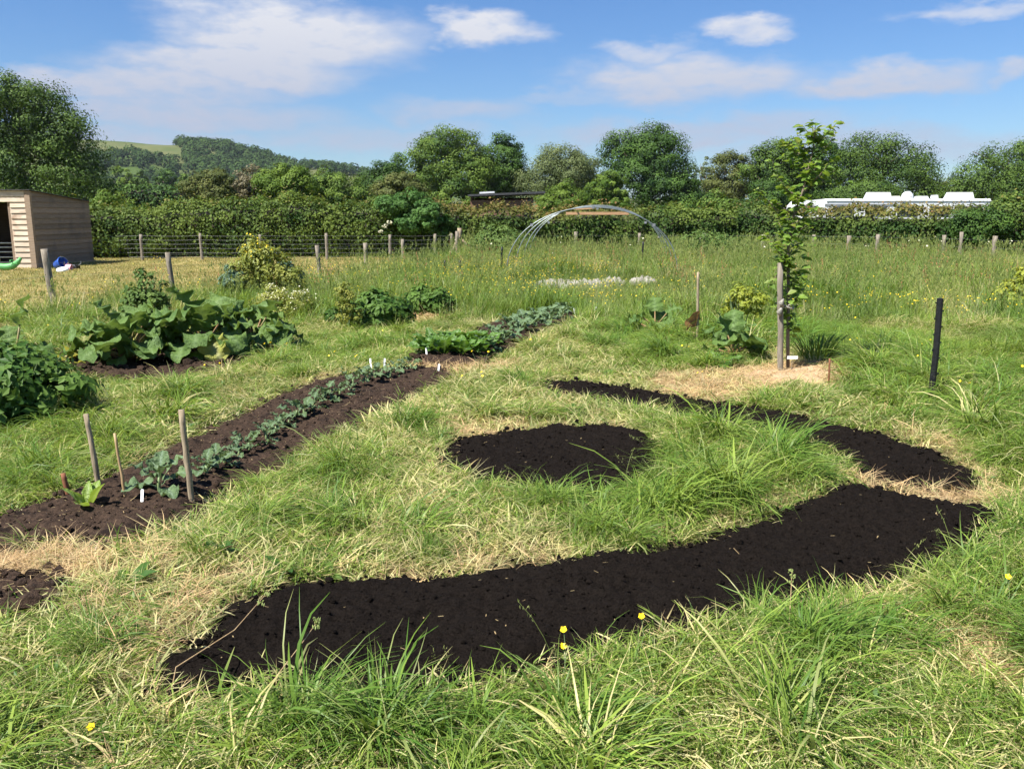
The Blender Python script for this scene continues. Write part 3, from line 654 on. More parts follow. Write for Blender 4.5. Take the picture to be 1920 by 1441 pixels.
# ------------------------------------------------------------------ field shelter
def field_shelter():
    X1, Y0, Y1, ZF, ZR = -14.6, 26.7, 30.4, 2.32, 2.04; X0 = -21.0; OX = -15.18      # side wall x, front y, back y
    root = thing('field_shelter', 'open fronted timber field shelter clad in pale overlapping boards', 'shelter', (X1, Y0, 0))
    T = lambda mb: mb
    def zt(y): return ZF + (ZR - ZF) * y / (Y1 - Y0)
    n = 14; bh = ZF / n; dep = Y1 - Y0
    for i in range(n):                     # side wall boards, lapped
        z0, z1 = i * bh, (i + 1) * bh - .004
        poly = [(0.0, z0), (dep, z0), (dep, z1), (0.0, z1)]
        if z0 >= zt(dep):
            yc = dep * (ZF - z0) / (ZF - ZR); poly = [(0, z0), (yc, z0), (0, min(z1, zt(0)))]
            if z1 < zt(0): poly = [(0, z0), (yc, z0), (dep * (ZF - z1) / (ZF - ZR), z1), (0, z1)]
        elif z1 > zt(dep):
            yc = dep * (ZF - z1) / (ZF - ZR)
            poly = [(0, z0), (dep, z0), (dep, zt(dep))] + ([(yc, z1), (0, z1)] if yc > 0 else [(0, zt(0))])
        mb = MB(); lo, hi = .042, .012
        V = []
        for (y, z) in poly:
            t = (z - z0) / (z1 - z0); V.append((lo + (hi - lo) * t, y, z))
        V += [(-.012, y, z) for (y, z) in poly]; k = len(poly)
        mb.add(V, [tuple(range(k)), tuple(reversed(range(k, 2 * k)))] + [(j, j + k, (j + 1) % k + k, (j + 1) % k) for j in range(k)])
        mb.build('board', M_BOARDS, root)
    def front_board(x0, x1, z0, z1):
        mb = MB(); V = [(x0, -.046, z0), (x1, -.046, z0), (x1, -.014, z1), (x0, -.014, z1), (x0, .012, z0), (x1, .012, z0), (x1, .012, z1), (x0, .012, z1)]
        mb.add(V, [(0, 1, 2, 3), (7, 6, 5, 4), (0, 4, 5, 1), (3, 2, 6, 7), (1, 5, 6, 2), (0, 3, 7, 4)]); mb.build('board', M_BOARD, root)
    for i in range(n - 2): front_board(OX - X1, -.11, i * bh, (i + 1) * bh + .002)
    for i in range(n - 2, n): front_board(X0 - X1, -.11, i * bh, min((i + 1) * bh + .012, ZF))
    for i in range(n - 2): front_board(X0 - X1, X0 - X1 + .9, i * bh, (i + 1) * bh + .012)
    MB().box(-.108, .055, -.06, .06, 0, ZF - .01).build('corner_post', M_BOARDS, root)
    MB().box(OX - X1 - .1, OX - X1 - .003, .015, .11, 0, ZF - 2 * bh).build('door_post', M_BOARDS, root)
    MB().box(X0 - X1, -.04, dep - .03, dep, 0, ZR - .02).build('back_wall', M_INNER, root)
    MB().prism([(.07, .0), (dep - .035, .0), (dep - .035, ZR - .03), (.07, ZF - .04)], 0, -.04, -.013).build('dark_gap_backing', M_INNER, root)  # added dark backing, makes the gaps between side boards read as shadow
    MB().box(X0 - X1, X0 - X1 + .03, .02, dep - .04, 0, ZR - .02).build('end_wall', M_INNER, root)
    mb = MB(); ns = 44                     # corrugated roof
    for k in range(2):
        for i in range(ns * 2 + 1):
            x = X0 - X1 - .12 + (X1 - X0 + .22) * i / (ns * 2); w = .018 * (i % 2)
            mb.V += [(x, -.12, ZF + .02 + w - k * .02), (x, dep + .1, ZR + .005 + w - k * .02)]
    m = (ns * 2 + 1) * 2
    for i in range(ns * 2): mb.F += [(2 * i, 2 * i + 2, 2 * i + 3, 2 * i + 1), (m + 2 * i, m + 2 * i + 1, m + 2 * i + 3, m + 2 * i + 2)]
    for i in range(ns * 2): mb.F += [(2 * i, m + 2 * i, m + 2 * i + 2, 2 * i + 2)]
    mb.build('roof', M_ROOF, root)
    g = thing('metal_gate', 'galvanised metal rail gate across the shelter opening', 'gate', (OX - .05, Y0 + .16, .12))
    for z in (.04, .2, .36, .5, .63): MB().tube([(-3.6, 0, z), (0, 0, z)], .019, 8).build('rail', M_PIPE, g, True)
    for x in (0, -.55, -1.8, -3.6): MB().tube([(x, .0, 0), (x, .0, .67)], .017, 8).build('upright', M_PIPE, g, True)
field_shelter()

# ------------------------------------------------------------------ toys by the shelter
def toys():
    c = AT(14, 505, 25.6); g = thing('seesaw_rocker', 'green plastic rocker seesaw with upturned ends in front of the shelter', 'rocker', (c[0] - .06, 25.6, .0), .12)
    mb = MB(); pts = []; rad = []
    for i in range(15):
        t = -1 + 2 * i / 14; pts.append((t * .46, 0, .10 + .26 * abs(t) ** 2.6)); rad.append(.10 * (1 - .55 * abs(t) ** 3))
    mb.tube(pts, rad, 12); mb.build('body', M_GREENP, g, True)
    for s in (-1, 1): MB().tube([(s * .2, -.1, .22), (s * .2, -.1, .3), (s * .2, .1, .3), (s * .2, .1, .22)], .014, 6).build('handle', M_GREENP, g, True)
    for s in (-1, 1): MB().box(s * .31 - .07, s * .31 + .07, -.09, .09, .19, .225).build('seat', M_GREENP, g)
    c = AT(113, 505, 26.0); b = thing('bucket', 'blue plastic feed bucket tipped on its side by the shelter', 'bucket', (c[0], 26.0, .165))
    M = Matrix.Rotation(math.radians(70), 4, Vector((.35, 1, 0)).normalized())
    MB().lathe([(.001, -.13), (.125, -.13), (.165, .12), (.18, .125), (.18, .15), (.162, .15), (.155, .11), (.118, -.11), (.001, -.11)], 24, M).build('pail', M_BLUEP, b, True)
    MB().tube([M @ Vector((.175 * math.cos(a), .175 * math.sin(a) , .14 + .03 * math.sin(a))) for a in [k * math.pi / 10 for k in range(11)]], .007, 6).build('handle', M_GREYTRIM, b, True)
    c = AT(128, 506, 25.9); p = thing('toy_watering_pot', 'small pink plastic toy pot lying beside the blue bucket', 'toy', (c[0] + .03, 25.9, .075))
    M = Matrix.Rotation(math.radians(100), 4, 'Y')
    MB().lathe([(.001, -.09), (.075, -.09), (.095, .07), (.1, .08), (.088, .08), (.07, -.07), (.001, -.07)], 16, M).build('pot', M_PINKP, p, True)
    MB().tube([(.05, 0, .05), (.16, 0, .06), (.2, 0, .0)], .012, 6).build('spout', M_GREYTRIM, p, True)
    c = AT(118, 513, 25.3); w = thing('plastic_lid', 'white plastic lid lying on the grass in front of the blue bucket', 'lid', (c[0], 25.3, .05))
    MB().lathe([(.001, .05), (.10, .045), (.15, .03), (.17, 0), (.165, -.05), (.15, -.05), (.15, 0), (.001, .02)], 18, Matrix.Rotation(.25, 4, 'X')).build('disc', M_LABEL, w, True)
    c = AT(138, 504, 26.2); s = thing('toy_cart', 'low dark toy cart half hidden behind the pink pot', 'toy', (c[0], 26.2, 0))
    MB().box(-.15, .15, -.1, .1, .07, .13).build('tray', M_BLACKP, s)
    for dx in (-.1, .1):
        for dy in (-.11, .11): MB().tube([(dx, dy - .012, .06), (dx, dy + .012, .06)], .055, 12).build('wheel', M_BLACKP, s)
    MB().tube([(.14, 0, .1), (.24, 0, .17), (.24, 0, .24)], .01, 6).build('handle', M_GREYTRIM, s)
toys()

# ------------------------------------------------------------------ fences
def post_mesh(h, r, seed, lean=.0):
    q = random.Random(seed); mb = MB(); P = []; R = []
    for i in range(7):
        t = i / 6; P.append((q.uniform(-.006, .006) + lean * t, q.uniform(-.006, .006), -.25 + (h + .25) * t)); R.append(r * q.uniform(.92, 1.06))
    mb.tube(P, R, 10); return mb
def fence(name, label, pts, wires, rad=.05, net=None, lean=None):
    root = thing(name, label, 'fence', (pts[0][0], pts[0][1], 0)); ox, oy = pts[0][0], pts[0][1]
    for i, (x, y, h) in enumerate(pts):
        post_mesh(h, rad * (.9 + .25 * ((i * 37) % 10) / 10), i + len(pts) * 7, (lean or {}).get(i, .01 * ((i * 13) % 5 - 2))).build('post', M_POST, root, True, loc=(x - ox, y - oy, gzf(x, y)))
    for z in wires:
        p = []
        for i, (x, y, h) in enumerate(pts):
            p.append((x - ox, y - oy - rad, z))
            if i + 1 < len(pts):
                x2, y2, _ = pts[i + 1]
                for k in (1, 2, 3): t = k / 4; p.append((x + (x2 - x) * t - ox, y + (y2 - y) * t - oy - rad, z - .02 * 4 * t * (1 - t)))
        MB().tube(p, .0016, 4, False).build('wire', M_WIRE, root)
    if net:
        mb = MB()
        for i in range(len(pts) - 1):
            (x, y, _), (x2, y2, _) = pts[i], pts[i + 1]; L = math.hypot(x2 - x, y2 - y); n = int(L / .3)
            for k in range(n):
                t = (k + .5) / n; qx, qy = x + (x2 - x) * t - ox, y + (y2 - y) * t - oy - rad; mb.tube([(qx, qy, .02), (qx, qy, net)], .0022, 3, False)
        tag(mb.build('netting', M_WIRE, root), kind='stuff')
    return root
fence('paddock_fence', 'leaning wooden post fence between the paddock and the vegetable plot', POSTS, (.30, .62, .84), .052, None, {1: -.10, 2: -.06, 3: -.07, 4: -.03})
xs = [AT(px, 480, 30.6)[0] for px in (-150, -20, 60, 150, 265, 377, 487, 612, 730, 816, 847)]
fence('paddock_back_fence', 'stock netting fence along the hedge behind the mown paddock', [(x, 30.6 + .2 * i / 10, .92) for i, x in enumerate(xs)], (.15, .3, .45, .6, .74, .88), .05, .74)
pp = [(930,31.6,440),(951,31.8,437),(1080,32.6,433),(1198,32.8,436),(1320,32.6,437),(1432,32.2,438),(1525,31.6,437),(1592,31.0,441),(1645,30.6,440),(1770,28.6,441),(1803,28.2,436),(1865,27.0,442),(1935,26.0,445)]
fence('hedge_side_fence', 'post and wire fence along the foot of the hedge behind the polytunnel', [(AT(px, 450, d)[0], d, 1.65 - (ty - 400) * d / FPX) for px, d, ty in pp], (.35, .6, .85), .065)
def strainer():
    x, y = AT(862, 450, 30.9)[0], 30.9; s = thing('strainer_post', 'thick braced corner post with a slanting strut where the fences meet', 'post', (x, y, 0))
    post_mesh(1.14, .075, 99).build('post', M_STAKE, s, True); MB().tube([(-.42, -.35, -.05), (-.02, -.06, .86)], [.055, .05], 9).build('strut', M_STAKE, s, True)
    MB().tube([(.9, .1, .0), (.05, 0, .75)], [.045, .045], 8).build('strut', M_STAKE, s, True)
strainer()

# ------------------------------------------------------------------ polytunnel frame
def polytunnel():
    f0, f1 = AT(1110, 500, 22.6), AT(1118, 500, 28.6)
    root = thing('polytunnel_frame', 'bare galvanised polytunnel hoops without their cover in the long grass', 'frame', (f0[0], 22.6, 0)); W = 4.45; H = 1.80
    def arc(c, dz=0):
        P = []
        for i in range(33):
            a = math.pi * i / 32; x = -math.cos(a); z = math.sin(a) ** .82
            P.append((c[0] + x * W / 2, c[1], z * (H + dz)))
        return P
    cs = []
    for i, t in enumerate((0, .36, .72, 1.0)):
        c = (t * (f1[0] - f0[0]), t * 6.0); cs.append(c); MB().tube(arc(c, .035 * i), .0125, 8).build('hoop', M_PIPE, root, True)
    c = cs[-1]; MB().box(c[0] - 1.02, c[0] + 1.02, c[1] - .045, c[1] - .022, 1.60, 1.69).build('crossbar', M_BARFRESH, root)
    MB().box(-.02, .02, -.0, 6.0, 1.76, 1.80, Matrix.Shear('XY', 4, (0, 0)) if False else None).build('ridge_bar', M_BARFRESH, root)
    for c in (cs[0], cs[-1]):
        for i in (8, 24, 16):
            p = arc(c)[i]; MB().box(p[0] - .035, p[0] + .035, p[1] - .035, p[1] + .03, p[2] - .035, p[2] + .035).build('clamp', M_GREYTRIM, root)
polytunnel()
def fleece():
    for i, (px, py, Y, w, d, h, lab) in enumerate([(1040, 513, 20.3, .95, .6, .23, 'crumpled white sheet bundle at the left below the polytunnel'), (1100, 519, 19.6, 1.15, .6, .22, 'crumpled white sheet bundle in the middle below the polytunnel'),
                                      (1150, 518, 19.8, .55, .5, .22, 'pale sheet bundle third along below the polytunnel'), (1206, 512, 20.4, .62, .5, .2, 'pale beige sheet bundle last to the right below the polytunnel')]):
        r = np.random.default_rng(i + 5); nu, nv = 30, 14; U, Vv = np.meshgrid(np.linspace(0, 1, nu), np.linspace(0, 1, nv)); x = (U - .5) * w * 1.1
        a = Vv * math.pi; prof = (np.sin(U * math.pi) ** .35)
        n = fbm(U * 11 + i * 9, Vv * 8, 4, i); y = -np.cos(a) * d / 2 * prof * (.7 + .6 * n); z = np.sin(a) ** .6 * h * prof * (.25 + 1.15 * n) - .02
        idx = np.arange(nu * nv).reshape(nv, nu); F = np.stack([idx[:-1, :-1], idx[:-1, 1:], idx[1:, 1:], idx[1:, :-1]], -1).reshape(-1, 4)
        c = AT(px, py, Y); o = link('sheet_bundle', np_mesh('sheet_bundle', np.stack([x, y, z], -1).reshape(-1, 3), F, None, True), M_CLOTH, None, (c[0], Y, gzf(c[0], Y)), (0, 0, r.uniform(-.2, .2)))
        tag(o, lab, 'sheet', 'sheet bundles below the polytunnel')
fleece()

# ------------------------------------------------------------------ cabin and caravan behind the hedge
def cabin():
    D = 50.0; a, b = AT(882, 380, D), AT(1000, 380, D); root = thing('cabin', 'low brown boarded cabin with a dark flat roof behind the hedge', 'cabin', (a[0], D, 0)); w = b[0] - a[0]
    zl, zr = 1.65 + 29 * D / FPX, 1.65 + 34 * D / FPX
    for i in range(15):
        z0 = i * .17; z1 = z0 + .165
        if z1 < zl - .02: MB().box(0, w * .84, -.03 + (i % 2) * .002, .02, z0, z1).build('board', M_DARKWALL, root)
    MB().box(0, .1, .03, 3.0, 0, zl).build('wall', M_DARKWALL, root); MB().box(w - .1, w, -.02, 3.0, 0, zl).build('wall', M_DARKWALL, root)
    MB().box(.11, w - .11, 2.9, 3.0, 0, zl).build('wall', M_DARKWALL, root)
    MB().box(w * .85, w - .11, .1, .15, 0, zl - .15).build('door', M_GLASS, root)
    MB().prism([(-.12, zl + .03), (w + .65, zr + .04), (w + .65, zr + .16), (-.12, zl + .14)], 1, -.4, 3.3).build('roof', M_FELT, root)
    MB().box(.65, 1.5, .2, 1.1, zl + .16, zl + .25, Matrix.Rotation(-.05, 4, 'Y')).build('roof_light', M_WHITE, root)
cabin()
def caravan():
    D = 58.0; a, b = AT(1547, 380, D), AT(1860, 380, D); w = b[0] - a[0]
    root = thing('caravan', 'long white caravan with boxes and a dome on its roof behind the hedge', 'caravan', (a[0], D, 0)); zt = 1.65 + 26 * D / FPX
    prof = [(0, .5), (2.3, .5), (2.35, zt - .25), (2.2, zt - .04), (.15, zt), (.02, zt - .1), (0, zt - .3)]
    MB().prism([(y, z) for y, z in prof], 0, 0, w).build('body', M_WHITE, root)
    MB().box(.1, w - .1, -.05, -.003, zt - .16, zt - .08).build('awning_rail', M_WHITE, root); MB().box(.0, w * .52, -.03, -.002, zt - .46, zt - .33).build('stripe', M_GREYTRIM, root)
    for i in range(5):
        x = .6 + i * w / 5.2; wd = MB().box(x, x + 1.3, -.02, -.002, zt - 1.15, zt - .52).build('window', M_GLASS, root); MB().box(x - .04, x + 1.34, -.012, -.001, zt - 1.19, zt - .48).build('frame', M_GREYTRIM, wd)
    def roofbox(px0, px1, py, name, mt):
        x0, x1 = AT(px0, 380, D)[0] - a[0], AT(px1, 380, D)[0] - a[0]; z1 = 1.65 + (400 - py) * D / FPX; q = (x1 - x0) * .1
        V = [(x0, .5, zt - .02), (x1, .5, zt - .02), (x1, 1.3, zt - .02), (x0, 1.3, zt - .02), (x0 + q, .6, z1), (x1 - q * .6, .6, z1), (x1 - q * .6, 1.2, z1), (x0 + q, 1.2, z1)]
        mb = MB().add(V, [(3, 2, 1, 0), (4, 5, 6, 7), (0, 1, 5, 4), (1, 2, 6, 5), (2, 3, 7, 6), (3, 0, 4, 7)]); mb.build(name, mt, root)
    roofbox(1632, 1678, 362, 'roof_box', M_WHITE); roofbox(1785, 1834, 362, 'roof_box', M_WHITE); roofbox(1680, 1695, 369, 'vent', M_WHITE2); roofbox(1728, 1748, 369, 'vent', M_WHITE); roofbox(1760, 1766, 367, 'vent', M_WHITE)
    c = AT(1711, 372, D); MB().lathe([(.38, -.05)] + [(.38 * math.cos(t), .12 + .38 * math.sin(t)) for t in [k * math.pi / 16 for k in range(9)]], 20).build('dome', M_WHITE, root, True, loc=(c[0] - a[0], .8, zt))
    for x in (w * .35, w * .42):
        MB().tube([(x, .06, .32), (x, .24, .32)], .32, 16).build('wheel', M_BLACKP, root)
caravan()
def caravan_small():
    D = 60.0; a, b = AT(1503, 380, D), AT(1548, 380, D); root = thing('trailer', 'end of a white trailer showing behind the young staked tree', 'trailer', (a[0], D + 1.0, 0)); w = b[0] - a[0]; zt = 1.65 + 24 * D / FPX
    MB().prism([(0, .5), (w, .5), (w, zt - .12), (w - .25, zt), (.35, zt), (0, zt - .4)], 1, 0, 2.2).build('body', M_WHITE, root); MB().box(.3, w - .3, -.02, -.002, zt - .75, zt - .35).build('window', M_GLASS, root)
    MB().tube([(w * .5, .05, .3), (w * .5, .25, .3)], .3, 14).build('wheel', M_BLACKP, root)
caravan_small()

# ------------------------------------------------------------------ beds
CLOD_V, CLOD_F = None, None
def ico():
    t = (1 + 5 ** .5) / 2
    V = unit(np.array([(-1,t,0),(1,t,0),(-1,-t,0),(1,-t,0),(0,-1,t),(0,1,t),(0,-1,-t),(0,1,-t),(t,0,-1),(t,0,1),(-t,0,-1),(-t,0,1)], float))
    F = np.array([(0,11,5),(0,5,1),(0,1,7),(0,7,10),(0,10,11),(1,5,9),(5,11,4),(11,10,2),(10,7,6),(7,1,8),(3,9,4),(3,4,2),(3,2,6),(3,6,8),(3,8,9),(4,9,5),(2,4,11),(6,2,10),(8,6,7),(9,8,1)])
    return V, F
IV, IF = ico()
def bed(key, name, label, mat, res, hgt, bump, n_clod, clod, seed, debris=120):
    P = BEDS[key]; r = np.random.default_rng(seed); o = P.mean(0); lo, hi = P.min(0) - .06, P.max(0) + .06
    far = np.hypot(*o)
    xs = np.arange(lo[0], hi[0], res); ys = np.arange(lo[1], hi[1], res); X, Y = np.meshgrid(xs, ys); x, y = X.ravel(), Y.ravel()
    sd = poly_sd(P, x, y) + .10 * (fbm(x * 6, y * 6, 4, seed) - .5) * 2
    def surf_z(x, y, sd):
        prof = sstep(.02, -.16, sd); lumps = fbm(x * 3.2, y * 3.2, 3, seed + 1) - .5; fine = fbm(x * 17, y * 17, 3, seed + 2) - .5; gr = fbm(x * 42, y * 42, 2, seed + 6) - .5
        return gz(x, y) + .012 + hgt * prof * (1 + .7 * lumps) + bump * (fine * 1.3 + gr * 1.3) * (.3 + .7 * prof) - .07 * sstep(.0, .06, sd)
    z = surf_z(x, y, sd); inside = (sd < .05).reshape(X.shape); cell = inside[:-1, :-1] & inside[1:, :-1] & inside[:-1, 1:] & inside[1:, 1:]
    idx = np.arange(len(x)).reshape(X.shape); F = np.stack([idx[:-1, :-1], idx[:-1, 1:], idx[1:, 1:], idx[1:, :-1]], -1)[cell]
    used = np.unique(F); remap = np.full(len(x), -1); remap[used] = np.arange(len(used))
    root = thing(name, label, 'garden bed', (o[0], o[1], 0)); off = np.array([o[0], o[1], 0])
    link('soil_surface', np_mesh('soil_surface', np.stack([x, y, z], 1)[used] - off, remap[F], None, True), mat, root)
    cx = r.uniform(lo[0], hi[0], n_clod * 4); cy = r.uniform(lo[1], hi[1], n_clod * 4); s = poly_sd(P, cx, cy) + .05 * r.normal(size=len(cx))
    w = np.where(np.abs(s) < .07, 1.0, .42); ok = (s < .045 + .10 * (r.random(len(cx)) < .10)) & (r.random(len(cx)) < w); cx, cy, s = cx[ok][:n_clod], cy[ok][:n_clod], s[ok][:n_clod]
    R = clod * np.minimum(3.4, .22 + .36 * r.exponential(1, len(cx))) * np.where(np.abs(s) < .06, 1.35, 1); cz = surf_z(cx, cy, s) + R * .25
    sh = r.uniform(.6, 1.25, (len(cx), 12, 1)); V = (IV[None] * sh * R[:, None, None] * np.array([1, 1, .75])) + np.stack([cx, cy, cz], 1)[:, None]
    Fc = (IF[None] + (np.arange(len(cx)) * 12)[:, None, None]).reshape(-1, 3)
    tag(link('clods', np_mesh('clods', V.reshape(-1, 3) - off, Fc), mat, root), kind='stuff')
    if debris:                             # bits of dry stalk on the surface
        dx = r.uniform(lo[0], hi[0], debris * 3); dy = r.uniform(lo[1], hi[1], debris * 3); s = poly_sd(P, dx, dy); k = s < -.03; dx, dy, s = dx[k][:debris], dy[k][:debris], s[k][:debris]
        dz = surf_z(dx, dy, s) + .008; a = r.uniform(0, 6.28, len(dx)); L = r.uniform(.003, .013, len(dx)) * (1 + (r.random(len(dx)) < .08) * 2); w_ = r.uniform(.0008, .0022, len(dx))
        T = np.stack([np.cos(a), np.sin(a), r.normal(size=len(a)) * .15], 1) * L[:, None]; S = np.stack([-np.sin(a), np.cos(a), 0 * a], 1) * w_[:, None]; c = np.stack([dx, dy, dz], 1)
        V = np.stack([c - T - S, c + T - S, c + T + S, c - T + S], 1).reshape(-1, 3); tag(link('dry_stalks', np_mesh('dry_stalks', V - off, np.arange(len(V)).reshape(-1, 4), {'dryrand': np.zeros(len(V)), 'tint': r.random(len(V)), 'head': np.zeros(len(V))}), M_STRAW, root), kind='stuff')
    return root
bed('front', 'compost_bed', 'long bent strip bed of black compost nearest the camera', M_COMPOST, .0125, .055, .024, 5200, .0085, 31, 60)
bed('round', 'compost_bed', 'round bed of black compost ringed by grass', M_COMPOST, .0135, .05, .022, 1800, .0095, 32, 26)
bed('curved', 'compost_bed', 'curved narrow bed of black compost behind the round one', M_COMPOST, .018, .05, .024, 2200, .013, 33, 36)
bed('seedling', 'vegetable_bed', 'long brown soil bed planted with a single row of kale seedlings', M_SOIL, .018, .045, .024, 4200, .011, 34, 520)
bed('leafy', 'vegetable_bed', 'dark soil bed crowded with chard and cabbages', M_SOIL, .035, .05, .02, 700, .022, 35, 80)
bed('rhubarb', 'vegetable_bed', 'cloddy brown soil patch under the rhubarb', M_SOIL, .035, .05, .035, 800, .035, 36, 60)
bed('corner', 'vegetable_bed', 'brown soil patch cut by the left edge of the photo', M_SOIL, .022, .04, .022, 500, .022, 37, 60)

# ------------------------------------------------------------------ leafy vegetables
def leaf_mesh(name, L, W, shape='oval', bend=.9, fold=.25, ruffle=.06, freq=14, seed=0, nu=9, nv=6, pet=.18):
    r = np.random.default_rng(seed); u = np.linspace(0, 1, nu); v = np.linspace(-1, 1, nv + 1)
    if shape == 'heart': w = np.where(u < .28, np.sqrt(np.clip(1 - ((.28 - u) / .34) ** 2, 0, 1)), np.sqrt(np.clip(1 - ((u - .28) / .73) ** 2, 0, 1)))
    elif shape == 'spoon': w = np.where(u < pet, .10, np.sin(np.clip((u - pet) / (1 - pet), 0, 1) ** .85 * math.pi) ** .7 + .06)
    else: w = np.sin(np.clip(u, .001, .999) ** .9 * math.pi) ** .75
    w = np.maximum(w * (1 + .12 * np.sin(u * 17 + seed)), .03)
    th = bend * u ** 1.3; du = 1 / (nu - 1); cx = np.concatenate([[0], np.cumsum(np.cos(th[:-1]) * du)]) * L; cz = -np.concatenate([[0], np.cumsum(np.sin(th[:-1]) * du)]) * L
    ph = r.uniform(0, 6.28, 2); V = []; mid = []; tint = []
    for i in range(nu):
        for j in range(nv + 1):
            a = abs(v[j]); ruf = ruffle * W * a ** 1.4 * w[i] * math.sin(freq * u[i] + ph[0] + (2.1 if v[j] > 0 else 0)) + .25 * ruffle * W * math.sin(freq * 1.9 * u[i] + 5 * v[j] + ph[1]) * w[i]
            y = v[j] * w[i] * W / 2 * (1 + .08 * math.sin(freq * 1.3 * u[i] + ph[1])); V.append((cx[i] + ruf * .3, y, cz[i] + fold * a * w[i] * W / 2 + ruf)); mid.append(max(0, 1 - a * 3.5) * .8 if nv > 2 else 0); tint.append(.35 + .5 * r.random())
    k = nv + 1; F = np.array([(i * k + j, (i + 1) * k + j, (i + 1) * k + j + 1, i * k + j + 1) for i in range(nu - 1) for j in range(nv)])
    return np_mesh(name, np.array(V), F, {'mid': mid, 'tint': tint}, True)
M_RHUB = leaf_mat('rhubarb_leaf', (.040, .100, .016), (.135, .215, .055), .5, .28, .25, mid=(.20, .29, .11), var=.35)
M_RSTALK = surf('rhubarb_stalk', (.16, .19, .05), (.24, .10, .06), 9, .45, 0)
M_KALE = leaf_mat('kale_leaf', (.054, .110, .044), (.135, .205, .092), .5, .35, .2, mid=(.22, .30, .20), var=.35)
M_CHARD = leaf_mat('chard_leaf', (.042, .120, .015), (.115, .225, .030), .32, .5, .3, mid=(.30, .40, .18), var=.4)
M_LETT = leaf_mat('lettuce_leaf', (.15, .26, .03), (.26, .38, .06), .4, .4, .35, mid=(.4, .48, .2), var=.2)
M_WILT = leaf_mat('yellowed_leaf', (.26, .30, .05), (.40, .40, .10), .5, .3, .3, mid=(.4, .4, .2), var=.3)
M_BROWN = leaf_mat('withered_leaf', (.22, .10, .05), (.34, .18, .09), .7, .2, .2, mid=(.25, .14, .08), var=.3)
M_STEM = surf('green_stem', (.14, .20, .08), (.22, .28, .13), 20, .5, 0)
RH = []
for s in range(5):
    m = leaf_mesh('leaf', .42, .38, 'heart', [.5, 1.0, 1.5, .8, 1.25][s], [.1, .3, -.15, .4, .05][s], .17, 13 + 2 * s, s, 17, 12); m.materials.append(M_RHUB); RH.append(m)
def variants(mat, n, L, W, **k):
    out = []
    for s in range(n):
        m = leaf_mesh('leaf', L, W, seed=s + 3, **k); m.materials.append(mat); out.append(m)
    return out
KALE = variants(M_KALE, 6, .26, .125, shape='spoon', bend=1.0, fold=.3, ruffle=.20, freq=24, pet=.34, nu=15, nv=8)
CABB = variants(M_KALE, 5, .30, .17, shape='spoon', bend=1.1, fold=.25, ruffle=.15, freq=17, pet=.25, nu=13, nv=8)
CHARD = variants(M_CHARD, 4, .36, .17, shape='spoon', bend=.9, fold=.18, ruffle=.13, freq=17, pet=.28, nu=11, nv=6)
LETT = variants(M_LETT, 3, .17, .065, shape='spoon', bend=.5, fold=.35, ruffle=.04, freq=9, pet=.1, nu=8, nv=4)
def rosette(name, label, cat, px, py, leaves, n, scale, el=(25, 75), group=None, stem=0., seed=0, spread=.02, xy=None):
    g = G(px, py) if xy is None else xy; q = random.Random(seed); root = thing(name, label, cat, (g[0], g[1], gzf(*g) + .035), q.uniform(0, 6.28), group)
    if stem: MB().tube([(0, 0, -.06), (q.uniform(-.01, .01), 0, stem * .6), (0, 0, stem)], [.012, .010, .007], 7).build('stem', M_STEM, root, True)
    for i in range(n):
        a = i * 2.39996 + q.uniform(-.3, .3); t = i / max(1, n - 1); e = math.radians(el[0] + (el[1] - el[0]) * t + q.uniform(-8, 8))
        s = scale * (.72 + .4 * (1 - abs(t - .35))) * q.uniform(.85, 1.12)
        link('leaf', leaves[q.randrange(len(leaves))], None, root, (math.cos(a) * spread, math.sin(a) * spread, stem * (.35 + .65 * t)), (q.uniform(-.35, .35), -e, a), s)
    return root
def big_leaf_plant(label, px, py, n, hgt, rad, scale, seed, meshes=None, mats=None):
    g = G(px, py); q = random.Random(seed); root = thing('rhubarb_plant', label, 'rhubarb', (g[0], g[1], gzf(*g)), 0, 'rhubarb plants'); M = meshes or RH
    for i in range(n):
        a = i * 2.39996 + q.uniform(-.35, .35); t = (i + .5) / n; ro = rad * math.sqrt(1 - t * .9) * q.uniform(.55, 1.0); z = hgt * (.25 + .75 * t) * q.uniform(.8, 1.1); s = scale * q.uniform(.7, 1.15)
        b = Vector((math.cos(a) * ro, math.sin(a) * ro, z)); e = -math.radians(-25 + 75 * t + q.uniform(-30, 38))
        lf = link('leaf', M[q.randrange(len(M))], None, root, b, (q.uniform(-.4, .4), e, a), s)
        if mats and t < .35 and q.random() < .3: lf.data = mats[q.randrange(len(mats))]
        inv = Euler(lf.rotation_euler).to_matrix().inverted(); p = lambda v: inv @ (Vector(v) - b) / s
        MB().tube([p((math.cos(a) * .04, math.sin(a) * .04, .0)), p((math.cos(a) * ro * .4, math.sin(a) * ro * .4, z * .6)), (0.02, 0, -.006)], [.014 / s, .012 / s, .008 / s], 6).build('stalk', M_RSTALK, lf, True)
    return root
RHW = []
for _s in (1, 4):
    _m = RH[_s].copy(); _m.materials.clear(); _m.materials.append(M_WILT); RHW.append(_m)
big_leaf_plant('biggest leafy rhubarb clump at the left end of the soil patch', 245, 678, 34, .48, .54, .92, 1, None, RHW)
big_leaf_plant('rhubarb clump with pale tall leaves in the middle of the soil patch', 385, 672, 34, .54, .46, .94, 2, None, RHW)
big_leaf_plant('rhubarb clump at the right end of the soil patch', 478, 656, 26, .42, .44, .84, 3, None, RHW)
big_leaf_plant('dark low rhubarb clump at the foot of the young staked tree', 1375, 672, 14, .30, .30, .72, 4)
big_leaf_plant('sparse rhubarb with ragged leaves beside the thin cane', 1228, 628, 7, .34, .34, .75, 6)
